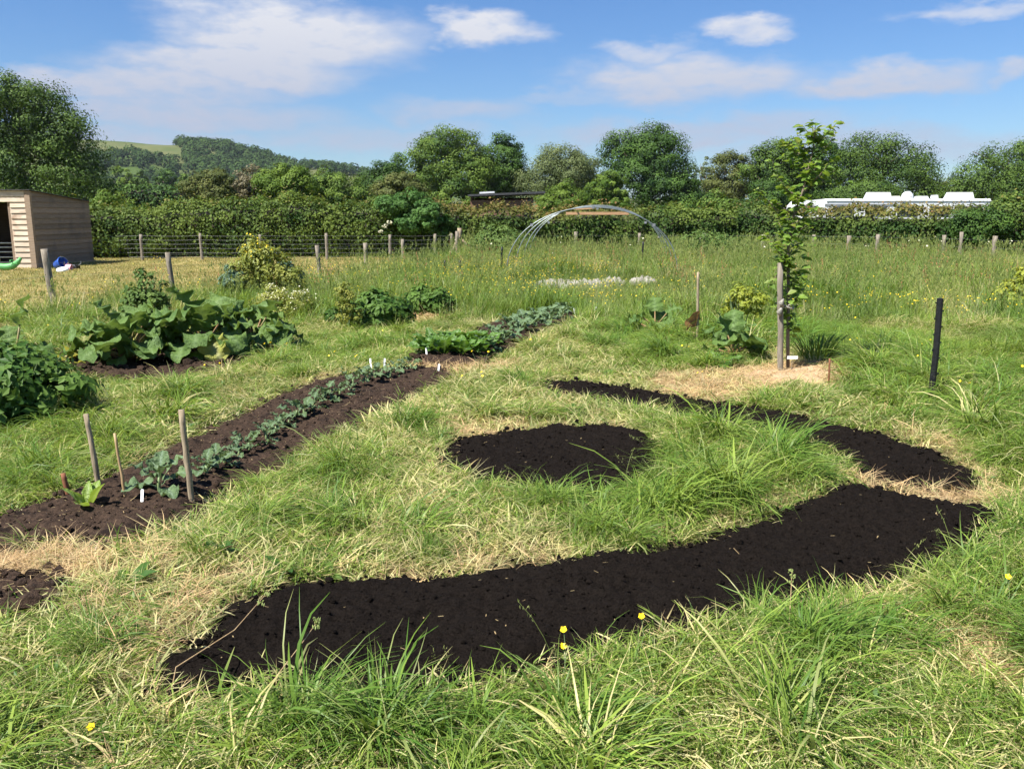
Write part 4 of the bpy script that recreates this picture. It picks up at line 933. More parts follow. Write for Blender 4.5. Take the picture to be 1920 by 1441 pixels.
big_leaf_plant('rhubarb leaf tops rising from the dark bush at the left edge', 30, 735, 9, .62, .34, .85, 7)
def wilted():
    g = G(1300, 640); o = thing('withered_leaf', 'upright brown withered leaf in the grass below the thin cane', 'leaf', (g[0], g[1], gzf(*g))); m = leaf_mesh('blade', .30, .24, 'heart', .3, .5, .10, 12, 8, 10, 8); m.materials.append(M_BROWN)
    b = link('blade', m, None, o, (0, 0, .13), (0.2, -1.35, -1.2)); MB().tube([(0, 0, -.02), (0, 0, .14)], .008, 6).build('stalk', M_RSTALK, o, True)
    W = variants(M_WILT, 3, .3, .24, shape='heart', bend=.8, fold=.1, ruffle=.14, freq=13, nu=10, nv=6)
    rosette('yellowing_plant', 'yellowing floppy leaves low between the ragged rhubarb and the withered leaf', 'plant', 1262, 628, W, 8, .85, (5, 45), seed=3, spread=.08)
    rosette('courgette_plant', 'pale green low crinkled leaves just in front of the dark rhubarb', 'plant', 1350, 688, variants(M_CHARD, 3, .26, .2, shape='heart', bend=.8, fold=.1, ruffle=.12, freq=13, nu=10, nv=6), 9, .8, (5, 45), seed=4, spread=.06)
    rosette('fallen_leaf_cluster', 'fallen yellow rhubarb leaves at the left end of the rhubarb soil', 'plant', 118, 690, W, 5, .6, (0, 15), seed=9, spread=.12)
wilted()
ORD = ['first', 'second', 'third', 'fourth', 'fifth', 'sixth', 'seventh', 'eighth', 'ninth', 'tenth', 'eleventh', 'twelfth', 'thirteenth', 'fourteenth', 'fifteenth', 'sixteenth']
KS = [(302,938,1.45),(388,895,1.05),(420,872,.8),(468,845,1.1),(500,826,1.05),(528,806,.95),(557,793,1.15),(589,779,.9),(612,765,1.1),(638,757,.95),(662,738,1.15),(687,728,1.1),(715,716,.95),(742,708,.95),(770,702,1.0)]
ORD += ['seventeenth', 'eighteenth', 'nineteenth', 'twentieth', 'twenty-first', 'twenty-second', 'twenty-third', 'twenty-fourth', 'twenty-fifth', 'twenty-sixth', 'twenty-seventh', 'twenty-eighth']
K2 = [KS[0]]
for a, b in zip(KS, KS[1:]):
    if b is not KS[1] and rnd.random() < .8: K2.append(((a[0] + b[0]) / 2 + rnd.uniform(-5, 5), (a[1] + b[1]) / 2 + rnd.uniform(-4, 4), rnd.uniform(.55, 1.1)))
    K2.append(b)
KS = K2
for i, (px, py, s) in enumerate(KS):
    rosette('kale_seedling', f'{ORD[i]} blue green kale seedling of the single row, counted from the sticks', 'kale', px, py, KALE, rnd.choice((6, 7, 8)) if i else 11, s * (.52 if i else .52), (15, 72), 'kale seedlings in the single row', .07 * s, 40 + i)
rosette('lettuce_seedling', 'small bright yellow green lettuce between the sticks', 'lettuce', 165, 966, LETT, 6, 1.0, (42, 80), None, 0, 77)
for i, (px, py) in enumerate([(800,672),(832,674),(866,673),(895,668),(815,658),(848,656),(880,654),(905,655)]):
    rosette('chard_plant', f'{ORD[i]} glossy bright green chard plant, counted from the near end of the leafy bed', 'chard', px, py, CHARD, 12, .80, (30, 80), 'chard plants in the leafy bed', 0, 90 + i)
for i, (px, py) in enumerate([(912,661),(925,640),(945,648),(955,628),(975,634),(982,616),(1002,622),(1008,604),(1028,612),(1030,598),(1050,602),(1055,592)]):
    rosette('cabbage_plant', f'{ORD[i]} blue green young cabbage beyond the chard, counted towards the far end', 'cabbage', px, py, CABB, 10, .74, (18, 68), 'young cabbages beyond the chard', .08, 120 + i)
rosette('cabbage_plant', 'single pale cabbage seedling near the left edge behind the bush', 'cabbage', 12, 655, CABB, 9, .9, (18, 68), None, .1, 171)

# ------------------------------------------------------------------ bushy plants
def bush(name, label, cat, px0, px1, top, base, mat, leaf, seed, n_clump=60, per=40, flowers=None, stems=9, lobes=None, up=.25, group=None, narrow=.55):
    r = np.random.default_rng(seed); g = G((px0 + px1) / 2, base); D = g[1]; W = (px1 - px0) * D / FPX; H = (base - top) / FPX * math.hypot(D, CAM_Z) * 1.0
    root = thing(name, label, cat, (g[0], D, gzf(*g)), 0, group)
    lobes = lobes or [(0, 0, .5, .36, .45), (-.24, .05, .42, .24, .36), (.24, 0, .40, .25, .34), (.05, -.2, .35, .28, .32), (-.1, .1, .68, .24, .3)]
    Lb = [(a * W, b * W, c * H, d * W, d * W * .9, e * H) for a, b, c, d, e in lobes]
    P, nm, tint = crown_points(r, Lb, n_clump, per, W * .10 + leaf * .5); nm = unit(nm + np.array([0, -.1, up])); k = P[:, 2] > .02; P, nm, tint = P[k], nm[k], tint[k]
    V, F = leaf_cloud(P, nm, leaf * r.uniform(.55, 1.3, len(P)), r, narrow); link('foliage', np_mesh('foliage', V, F, {'tint': np.repeat(tint, 4)}), mat, root)
    mb = MB()
    for i in range(stems):
        a = r.uniform(0, 6.28); e = r.uniform(.1, .38) * W; mb.tube([(r.normal() * .03, r.normal() * .03, -.03), (math.cos(a) * e * .5, math.sin(a) * e * .5, H * .45), (math.cos(a) * e, math.sin(a) * e, H * r.uniform(.7, .98))], [.009, .007, .003], 5)
    mb.build('stems', M_STEM, root)
    if flowers:
        fm, n, s, zmin = flowers; sel = np.argsort(-(P[:, 2] + r.normal(size=len(P)) * .12 * H) - .3 * -P[:, 1])[:n * 3]; sel = r.choice(sel, min(n, len(sel)), False)
        C = P[sel] + np.array([0, -.01, .015]); V, F = leaf_cloud(C, unit(r.normal(size=C.shape) * .5 + np.array([-.2, -.5, .7])), s * r.uniform(.7, 1.3, len(C)), r, .9); tag(link('flowers', np_mesh('flowers', V, F), fm, root), kind='stuff')
    return root
LB = {'potato': leaf_mat('potato_leaf', (.036, .088, .013), (.105, .180, .030), .55, .2, .25), 'nettle': leaf_mat('nettle_leaf', (.045, .095, .020), (.13, .19, .045), .6, .15, .25),
      'yellow': leaf_mat('yellowish_leaf', (.14, .18, .025), (.30, .31, .06), .5, .3, .35), 'currant': leaf_mat('currant_leaf', (.16, .22, .02), (.36, .38, .06), .5, .3, .35), 'blue': leaf_mat('bluish_leaf', (.06, .11, .06), (.13, .20, .12), .5, .3, .25)}
bush('potato_bush', 'dense dark green leafy bush cut by the left edge', 'bush', -110, 170, 655, 792, LB['potato'], .085, 1, 190, 52)
bush('potato_plant', 'low dark leafy potato plant left of the pale straw', 'potato', 655, 775, 548, 612, LB['potato'], .11, 2, 110, 44, group='potato plants', narrow=.5)
bush('potato_plant', 'smaller potato plant right behind the pale straw', 'potato', 755, 850, 545, 592, LB['potato'], .10, 3, 80, 40, group='potato plants', narrow=.5)
bush('bolted_plant', 'airy yellow green feathery plant beside the potatoes', 'plant', 622, 678, 538, 622, LB['yellow'], .035, 4, 90, 40, lobes=[(0,0,.55,.32,.5),(.1,0,.3,.4,.35),(-.1,0,.8,.24,.25)])
bush('bolted_kale', 'tall yellow green bolting kale with bluish lower leaves behind the rhubarb', 'kale', 430, 568, 452, 560, LB['yellow'], .07, 5, 150, 46, (M_PETAL, 60, .03, 0), 14,
     lobes=[(-.02,0,.45,.3,.4),(-.1,0,.75,.18,.3),(.1,0,.55,.22,.35),(-.25,0,.35,.22,.3),(.3,0,.3,.2,.28)])
bush('bluish_brassica', 'bluish leafed brassica bush on the right flank of the bolting kale', 'bush', 505, 572, 492, 556, LB['blue'], .12, 6, 50, 36)
bush('bluish_brassica', 'bluish leafed brassica bush on the left flank of the bolting kale', 'bush', 418, 462, 500, 562, LB['blue'], .12, 16, 40, 36)
bush('white_flowered_herb', 'sprawling herb thick with small cream flowers behind the rhubarb', 'herb', 470, 598, 535, 600, LB['yellow'], .05, 7, 100, 40, (M_WFLOWER, 420, .022, 0))
bush('nettle_clump', 'tall dark leafy weed standing up behind the rhubarb', 'weed', 225, 335, 505, 610, LB['nettle'], .075, 8, 90, 34, lobes=[(0,0,.3,.4,.3),(.12,0,.62,.1,.36),(-.2,0,.5,.1,.36),(.3,0,.4,.1,.34),(-.05,0,.7,.07,.3)])
bush('currant_bush', 'young yellow green currant bush on bare stems left of the staked tree', 'bush', 1335, 1432, 536, 640, LB['currant'], .062, 9, 52, 20, None, 14, lobes=[(0,0,.72,.26,.22),(-.28,0,.66,.16,.2),(.3,0,.66,.18,.22),(.05,0,.9,.18,.12)])
rosette('shaded_grass_clump', 'upright grass clump coloured dark as tree shadow, just right of the staked tree', 'plant', 1530, 684, variants(LB['potato'], 5, .36, .013, shape='oval', bend=1.0, fold=.3, ruffle=.05, freq=6, nu=8, nv=2), 130, .95, (48, 86), None, 0, 55, .16)  # dark leaf colour stands in for the young tree's shadow on tall grass
bush('currant_bush', 'yellow tinged bush cut by the right edge above the meadow', 'bush', 1872, 1990, 505, 590, LB['currant'], .09, 11, 90, 40)
bush('small_plant', 'little leafy green plant left of the potatoes', 'plant', 612, 640, 580, 612, LB['potato'], .09, 12, 18, 30)
bush('nettle_patch', 'tall nettles in front of the hedge right of the braced corner post', 'nettles', 880, 1010, 425, 492, LB['nettle'], .11, 13, 150, 40, up=.1)
bush('nettle_patch', 'grey green nettles at the foot of the hedge right of the polytunnel', 'nettles', 1255, 1420, 440, 488, LB['nettle'], .11, 14, 130, 36, up=.1)

# ------------------------------------------------------------------ sticks, canes, labels
def stick(name, label, cat, b, t, r0, r1, mat, group=None, knots=0, seed=0, n=9):
    g = G(*b); P0 = Vector((g[0], g[1], gzf(*g) + .02)); ext = (b[1] - t[1]) / FPX * math.hypot(g[1], CAM_Z)
    p1 = AT(t[0], t[1], g[1]); P1 = Vector(p1) - P0; q = random.Random(seed); d = P1.normalized(); pts = []; rr = []
    m = 10
    for i in range(m):
        u = i / (m - 1); w = math.sin(u * math.pi) * r0 * .25; pts.append(d * (-.12) * (1 - u) + P1 * u + Vector((q.uniform(-w, w), q.uniform(-w, w), 0))); rr.append((r0 + (r1 - r0) * u) * q.uniform(.9, 1.1))
    o = MB().tube(pts, rr, n).build(name, mat, None, True, loc=P0); return tag(o, label, cat, group)
stick('wooden_stick', 'thick weathered leaning stick nearest the lettuce', 'stick', (190, 938), (161, 776), .017, .015, M_STAKE, 'sticks in the seedling bed', seed=1)
stick('thin_cane', 'thin bamboo cane between the two thick sticks', 'cane', (238, 955), (215, 812), .009, .008, M_BAMBOO, seed=2)
stick('wooden_stick', 'tall thick pale stick beside the largest kale seedling', 'stick', (361, 950), (340, 768), .018, .016, M_STAKE, 'sticks in the seedling bed', seed=3)
stick('wooden_stick', 'short dark stub of stick at the grass edge by the lettuce', 'stick', (130, 945), (118, 887), .013, .014, M_RUST, 'sticks in the seedling bed', seed=4)
stick('thin_cane', 'short dark twig stuck in the soil below the white tag', 'cane', (218, 1036), (210, 1010), .006, .005, M_RUST, seed=5)
stick('thin_cane', 'pale thin cane standing in the meadow left of the currant bush', 'cane', (1307, 640), (1309, 510), .018, .016, M_STAKE, seed=6)
stick('rusty_rod', 'thin rusty rod at the edge of the straw mulch', 'rod', (1553, 735), (1556, 672), .010, .009, M_RUST, seed=7)
for i, (b, t, lab) in enumerate([((834, 530), (834, 488), 'short black stake in the buttercups, leftmost of two close together'), ((862, 530), (862, 488), 'short black stake in the buttercups, rightmost of two close together'),
                        ((940, 520), (941, 463), 'short black stake just left of the polytunnel foot'), ((1203, 510), (1206, 453), 'black stake standing inside the polytunnel hoops')]):
    stick('fence_stake', lab, 'stake', b, t, .024, .024, M_BLACKP, 'black stakes round the polytunnel', seed=20 + i)
def black_post():
    g = G(1748, 752); t = AT(1763, 557, g[1]); P1 = Vector(t) - Vector((g[0], g[1], 0)); h = P1.z; root = thing('electric_fence_post', 'black plastic fence post with wire lugs standing in the grass', 'post', (g[0], g[1], gzf(*g)))
    MB().tube([(-.02, 0, -.15), (P1.x * .5, 0, h * .5), (P1.x, 0, h)], [.029, .028, .028], 8).build('shaft', M_BLACKP, root)
    for i in range(11):
        z = h * (.2 + .075 * i); x = P1.x * z / h; s = 1 if i % 2 else -1; MB().box(x + (.02 if s > 0 else -.036), x + (.036 if s > 0 else -.02), -.008, .008, z, z + .012).build('lug', M_BLACKP, root)
black_post()
for i, (px, py, h, lab) in enumerate([(268, 958, .075, 'white plastic tag in the soil by the thin bamboo cane'), (696, 698, .11, 'white tag at the far end of the kale row, leftmost of the pair'), (721, 698, .11, 'white tag at the far end of the kale row, rightmost of the pair'),
        (800, 678, .10, 'leaning white tag in front of the chard'), (822, 706, .085, 'white tag on the right edge at the far end of the seedling bed'), (1078, 594, .12, 'white tag at the far end of the leafy bed'), (1115, 590, .12, 'pale tag in the grass beyond the leafy bed')]):
    g = G(px, py); o = MB().prism([(-.009, -.05), (.009, -.05), (.010, h * .8), (.006, h * .8 + .006), (-.006, h * .8 + .006), (-.010, h * .8)], 1, -.0012, .0012).build('plant_label', M_LABEL, None, loc=(g[0], g[1], gzf(*g) + .05), rot=(-.25, .12 * (-1) ** i - (.2 if i == 0 else 0), .3 * (i % 3 - 1)))
    tag(o, lab, 'plant label', 'white plant labels')

# ------------------------------------------------------------------ young staked tree
def young_tree():
    base = G(1478, 696); D = base[1]; k = math.hypot(D, CAM_Z) / FPX; root = thing('young_tree', 'young fruit tree with a narrow leafy crown tied to a stake', 'tree', (base[0], D, gzf(*base))); q = random.Random(8); r = np.random.default_rng(8)
    def P(px, py, dy=0): p = AT(px, py, D + dy); return Vector((p[0] - base[0], dy, p[2]))
    axis = [(1478, 696), (1477, 640), (1478, 580), (1478, 520), (1478, 460), (1487, 410), (1505, 360), (1518, 310), (1526, 272), (1526, 240)]
    pts = [P(*a) for a in axis]; pts[0].z = -.05
    MB().tube(pts, [.020, .019, .018, .017, .015, .013, .011, .008, .005, .003], 8).build('trunk', M_TRUNK, root, True)
    def along(t):
        f = t * (len(pts) - 1); i = min(int(f), len(pts) - 2); return pts[i].lerp(pts[i + 1], f - i)
    leaves = []; br = MB()
    spec = []
    for i in range(52):
        t = .14 + .80 * i / 52; py = 696 - 474 * t; hw = np.interp(py, [235, 262, 300, 350, 400, 450, 500, 560, 620], [14, 42, 64, 68, 58, 42, 44, 44, 24]); spec.append((t, hw * k * q.uniform(.5, 1.1), q.uniform(0, 6.28)))
    ends = [(P(1500, 400), P(1448, 305, -.1)), (P(1490, 430), P(1424, 358, -.1)), (P(1515, 340), P(1592, 342, .0)), (P(1522, 310), P(1568, 250, 0)), (P(1526, 262), P(1522, 228)), (P(1485, 470), P(1440, 540, -.1)), (P(1510, 360), P(1560, 300, -.1)), (P(1500, 380), P(1455, 330, -.15))]
    br_list = [(along(t), along(t) + Vector((math.cos(a) * w, math.sin(a) * w * .9, w * q.uniform(.35, 1.0)))) for t, w, a in spec] + ends
    for j, (a, b) in enumerate(br_list):
        L = (b - a).length; m = (a + b) / 2 + Vector((0, 0, -.04 * L)); br.tube([a, m, b], [.006, .0045, .002], 5)
        n = max(4, int(L / .024)) + 3
        for i in range(n):
            u = .15 + .9 * (i + q.random() * .6) / n; p = a.lerp(m, min(1, u * 2)) if u < .5 else m.lerp(b, min(1.05, u * 2 - 1)); leaves.append((p, (b - a).normalized(), j >= len(spec)))
    for i in range(200):
        t = q.uniform(.12, .6) if i < 130 else q.uniform(.5, .98); p = along(t) + Vector((q.uniform(-.12, .20), q.uniform(-.16, .10), 0)) * (min(1, t * 3) if t < .6 else .3); leaves.append((p, Vector((q.uniform(-1, 1), q.uniform(-1, 1), .6)).normalized(), False))
    br.build('branches', M_TRUNK, root)
    LMt = leaf_mat('fruit_tree_leaf', (.075, .155, .020), (.23, .35, .055), .42, .4, .35, var=.25); TIP = leaf_mat('young_tip_leaf', (.16, .22, .05), (.28, .34, .10), .45, .35, .4)
    def lm(mt, s):
        m = leaf_mesh('leaf', .088, .050, 'oval', .6, .35, .05, 8, s, 5, 2); m.materials.append(mt); return m
    A = [lm(LMt, s) for s in range(3)]; B = [lm(TIP, s + 5) for s in range(2)]
    q.shuffle(leaves); mbV = []; mbF = []
    for i, (p, d, tip) in enumerate(leaves):
        a = q.uniform(0, 6.28); side = Vector((math.cos(a), math.sin(a), q.uniform(-.5, .35))).normalized(); v = (side + d * .35).normalized(); rot = v.to_track_quat('X', 'Z').to_euler(); rot.rotate_axis('X', q.uniform(-.7, .7)); s = q.uniform(.65, 1.35) * (.8 if tip else 1)
        young = tip and q.random() < .75 or p.z > 2.25 or q.random() < .13
        if i < 300: link('leaf', (B if young else A)[q.randrange(2)], None, root, p, rot, s)
        else:
            src = np.array([vv.co for vv in A[i % 3].vertices]) * s; R = np.array(rot.to_matrix()); mbV.append(src @ R.T + np.array(p)); mbF.append(np.array([tuple(pl.vertices) for pl in A[i % 3].polygons]) + (i - 300) * len(src))
    V = np.concatenate(mbV); o = link('foliage', np_mesh('foliage', V, np.concatenate(mbF), {'tint': np.repeat(r.random(len(mbV)), len(V) // len(mbV)), 'mid': np.zeros(len(V))}, True), LMt, root); tag(o, kind='stuff')
    sb = G(1466, 700); h = AT(1463, 494, sb[1])[2]; st = thing('tree_stake', 'thick round grey wooden stake holding the young tree', 'stake', (sb[0], sb[1], gzf(*sb)))
    post_mesh(h, .031, 55, AT(1463, 488, sb[1])[0] - sb[0]).build('post', M_STAKE2, st, True)
    t = thing('tree_tie', 'white cloth tie knotted round the stake and young tree', 'tie', (sb[0], sb[1], AT(1460, 575, sb[1])[2])); rr = np.random.default_rng(3)
    pth = [(.045 * math.cos(a) + (.03 if math.cos(a) > 0 else 0), .045 * math.sin(a), .02 * math.sin(2 * a)) for a in [2 * math.pi * i / 20 for i in range(21)]]
    MB().tube(pth, .009, 7).build('band', M_CLOTH, t, True); MB().tube([(-.05, -.05, .0), (-.075, -.07, .05), (-.05, -.07, .09)], [.014, .03, .006], 7).build('knot', M_CLOTH, t, True); MB().tube([(-.055, -.055, .0), (-.09, -.065, -.05), (-.075, -.06, -.09)], [.012, .028, .008], 7).build('tail', M_CLOTH, t, True)
    c = AT(1486, 670, D - .15); lb = thing('tree_label', 'white rectangular name tag at the foot of the young tree', 'label', (c[0], D - .15, c[2]))
    MB().box(-.055, .055, -.003, .003, -.016, .016).build('plate', M_LABEL, lb); MB().tube([(.0, .006, -c[2] - .05), (0, .006, .0)], .003, 5).build('pin', M_WIRE, lb)
young_tree()
def mulch_mound():
    P = smooth_poly(PG([(1372, 712), (1400, 692), (1455, 696), (1500, 690), (1560, 678), (1582, 700), (1570, 728), (1500, 728), (1420, 722)]), 2); o = P.mean(0); lo, hi = P.min(0) - .05, P.max(0) + .05
    xs = np.arange(lo[0], hi[0], .03); ys = np.arange(lo[1], hi[1], .03); X, Y = np.meshgrid(xs, ys); x, y = X.ravel(), Y.ravel(); sd = poly_sd(P, x, y); z = gz(x, y) + .01 + .028 * sstep(.02, -.25, sd) * (.3 + 1.4 * fbm(x * 4, y * 4, 3, 5)) + .04 * (fbm(x * 14, y * 14, 3, 6) - .5) - .06 * sstep(0, .05, sd)
    ins = (sd < .04).reshape(X.shape); cell = ins[:-1, :-1] & ins[1:, :-1] & ins[:-1, 1:] & ins[1:, 1:]; idx = np.arange(len(x)).reshape(X.shape); F = np.stack([idx[:-1, :-1], idx[:-1, 1:], idx[1:, 1:], idx[1:, :-1]], -1)[cell]; used = np.unique(F); rm = np.full(len(x), -1); rm[used] = np.arange(len(used))
    tag(link('mulch_mound', np_mesh('mulch_mound', np.stack([x - o[0], y - o[1], z], 1)[used], rm[F], None, True), M_MULCH, None, (o[0], o[1], 0)), 'pale orange straw and woodchip mulch spread round the young tree', 'mulch')
mulch_mound()

# ------------------------------------------------------------------ grass and meadow (scattered tufts)
def blades(r, n, L, spread, w, tilt, flop, lean, segs=4, zmin=.006, heads=0., drybias=0.):
    """one tuft: n tapered blades, rooted on a disc, bowing over mostly towards +x"""
    V = []; F = []; tint = []; dr = []; hd = []
    for b in range(n):
        a0 = r.uniform(0, 2 * math.pi); q = spread * math.sqrt(r.random()); p = np.array([math.cos(a0) * q, math.sin(a0) * q, 0.0])
        az = r.normal() * lean if r.random() < .8 else r.uniform(-math.pi, math.pi); th = math.radians(r.uniform(*tilt)); k = math.radians(r.uniform(*flop)); ln = L * r.uniform(.45, 1.15); ww = w * min(2.2, r.lognormal(-.12, .42))
        head = heads and r.random() < heads
        if head: th *= .4; k *= .35; ln *= 1.35; ww *= .45
        curl = r.normal() * .25; tw = r.uniform(-1.2, 1.2); base = len(V); tt = np.clip(r.normal(.5, .27), 0, 1); dd = np.clip(r.random() - drybias, 0.01, 1)
        zl = r.uniform(zmin, zmin + .03)
        for i in range(segs + 1):
            u = i / segs; ta = th + k * u ** 1.4; aa = az + curl * u
            if i: p = p + ln / segs * np.array([math.sin(ta) * math.cos(aa), math.sin(ta) * math.sin(aa), math.cos(ta)]); p[2] = max(p[2], zl)
            side = np.array([-math.sin(aa) * math.cos(tw * u), math.cos(aa) * math.cos(tw * u), math.sin(tw * u)]); wd = ww * (1 - u ** 1.8 * .92) * (.75 if i == 0 else 1) * .5
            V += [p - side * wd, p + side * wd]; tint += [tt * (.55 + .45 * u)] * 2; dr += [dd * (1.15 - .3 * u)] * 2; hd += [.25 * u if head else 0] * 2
        F += [(base + 2 * i, base + 2 * i + 1, base + 2 * i + 3, base + 2 * i + 2) for i in range(segs)]
        if head:
            for h in range(7):
                c = p + np.array([r.normal() * .012, r.normal() * .012, -.015 * h]); s = .010 + .004 * r.random(); b2 = len(V); v1 = unit(r.normal(size=3)) * s; v2 = np.array([0, 0, s * 1.6])
                V += [c - v1, c - v2, c + v1, c + v2]; tint += [.6] * 4; dr += [.6] * 4; hd += [.5] * 4; F.append((b2, b2 + 1, b2 + 2, b2 + 3))
    return np_mesh('tuft', np.array(V), np.array(F), {'tint': tint, 'dryrand': dr, 'head': hd}, True)
def flower_tuft(r, n, L, spread, s, kind):
    V = []; F = []; mi = []
    for b in range(n):
        a0 = r.uniform(0, 6.28); q = spread * math.sqrt(r.random()); p0 = np.array([math.cos(a0) * q, math.sin(a0) * q, 0]); h = L * r.uniform(.7, 1.15); p1 = p0 + np.array([r.normal() * .05, r.normal() * .05, h]); k = len(V)
        V += [p0 - [.0015, 0, 0], p0 + [.0015, 0, 0], p1 + [.001, 0, 0], p1 - [.001, 0, 0]]; F.append((k, k + 1, k + 2, k + 3)); mi.append(0)
        nrm = unit(np.array([r.normal() * .4 - .15, r.normal() * .4 - .25, .8])); t = unit(np.cross(nrm, [.3, .9, .2])); w = np.cross(nrm, t)
        if kind == 'spike':
            for j in range(10):
                c = p1 - np.array([0, 0, .022 * j]) + r.normal(size=3) * .008; v1 = unit(r.normal(size=3)) * s; v2 = unit(r.normal(size=3)) * s; k = len(V); V += [c - v1, c - v2, c + v1, c + v2]; F.append((k, k + 1, k + 2, k + 3)); mi.append(1)
        else:
            for j in range(5):
                a = j * 2 * math.pi / 5; d = t * math.cos(a) + w * math.sin(a); e = t * math.cos(a + 1.57) + w * math.sin(a + 1.57); k = len(V)
                V += [p1, p1 + d * s * .6 + e * s * .42 + nrm * s * .1, p1 + d * s + nrm * s * .3, p1 + d * s * .6 - e * s * .42 + nrm * s * .1]; F.append((k, k + 1, k + 2, k + 3)); mi.append(1)
    me = np_mesh('flower_tuft', np.array(V), np.array(F), {'tint': np.full(len(V), .5)}); me.materials.append(M_STEM)
    return me, mi
def scatter(name, label, cat, meshes, mat, x, y, rot, scl, dry, lush, idx, z=None):
    n = len(x); z = gz(x, y) if z is None else z
    me = bpy.data.meshes.new(name); me.vertices.add(n); me.vertices.foreach_set('co', np.stack([x, y, z], 1).astype(np.float32).ravel())
    for k, v in (('dry', dry), ('lush', lush), ('pick', idx)):
        a = me.attributes.new(k, 'INT' if k == 'pick' else 'FLOAT', 'POINT'); a.data.foreach_set('value', np.asarray(v, np.int32 if k == 'pick' else np.float32))
    for k, v in (('rot', rot), ('scl', scl)):
        a = me.attributes.new(k, 'FLOAT_VECTOR', 'POINT'); a.data.foreach_set('vector', np.asarray(v, np.float32).ravel())
    ob = link(name, me); ob.data.materials.append(mat)
    ng = bpy.data.node_groups.new(name + '_scatter', 'GeometryNodeTree'); ng.interface.new_socket('Geometry', in_out='INPUT', socket_type='NodeSocketGeometry'); ng.interface.new_socket('Geometry', in_out='OUTPUT', socket_type='NodeSocketGeometry')
    N, Lk = ng.nodes, ng.links; gi = N.new('NodeGroupInput'); go = N.new('NodeGroupOutput'); j = N.new('GeometryNodeJoinGeometry')
    for m in meshes:
        if not m.materials: m.materials.append(mat)
        src = bpy.data.objects.new(name + '_tuft', m); oi = N.new('GeometryNodeObjectInfo'); oi.inputs['Object'].default_value = src; oi.inputs['As Instance'].default_value = False
        g2 = N.new('GeometryNodeGeometryToInstance'); Lk.new(oi.outputs['Geometry'], g2.inputs[0]); Lk.new(g2.outputs[0], j.inputs[0])
    def named(nm, t):
        q = N.new('GeometryNodeInputNamedAttribute'); q.data_type = t; q.inputs['Name'].default_value = nm; return q.outputs['Attribute']
    iop = N.new('GeometryNodeInstanceOnPoints'); m2p = N.new('GeometryNodeMeshToPoints'); Lk.new(gi.outputs[0], m2p.inputs[0]); Lk.new(m2p.outputs[0], iop.inputs['Points']); Lk.new(j.outputs[0], iop.inputs['Instance'])
    iop.inputs['Pick Instance'].default_value = True; Lk.new(named('pick', 'INT'), iop.inputs['Instance Index'])
    e = N.new('FunctionNodeEulerToRotation'); Lk.new(named('rot', 'FLOAT_VECTOR'), e.inputs[0]); Lk.new(e.outputs[0], iop.inputs['Rotation']); Lk.new(named('scl', 'FLOAT_VECTOR'), iop.inputs['Scale']); Lk.new(iop.outputs[0], go.inputs[0])
    md = ob.modifiers.new('scatter', 'NODES'); md.node_group = ng
    return tag(ob, label, cat, kind='stuff')
def sample(y0, y1, cell, r, pad=1.3):
    xs, ys = [], []; y = y0
    while y < y1:
        half = .62 * y + pad; n = int(2 * half / cell); x = -half + (np.arange(n) + r.random(n)) * cell; xs.append(x); ys.append(y + r.random(n) * cell); y += cell
    return np.concatenate(xs), np.concatenate(ys)
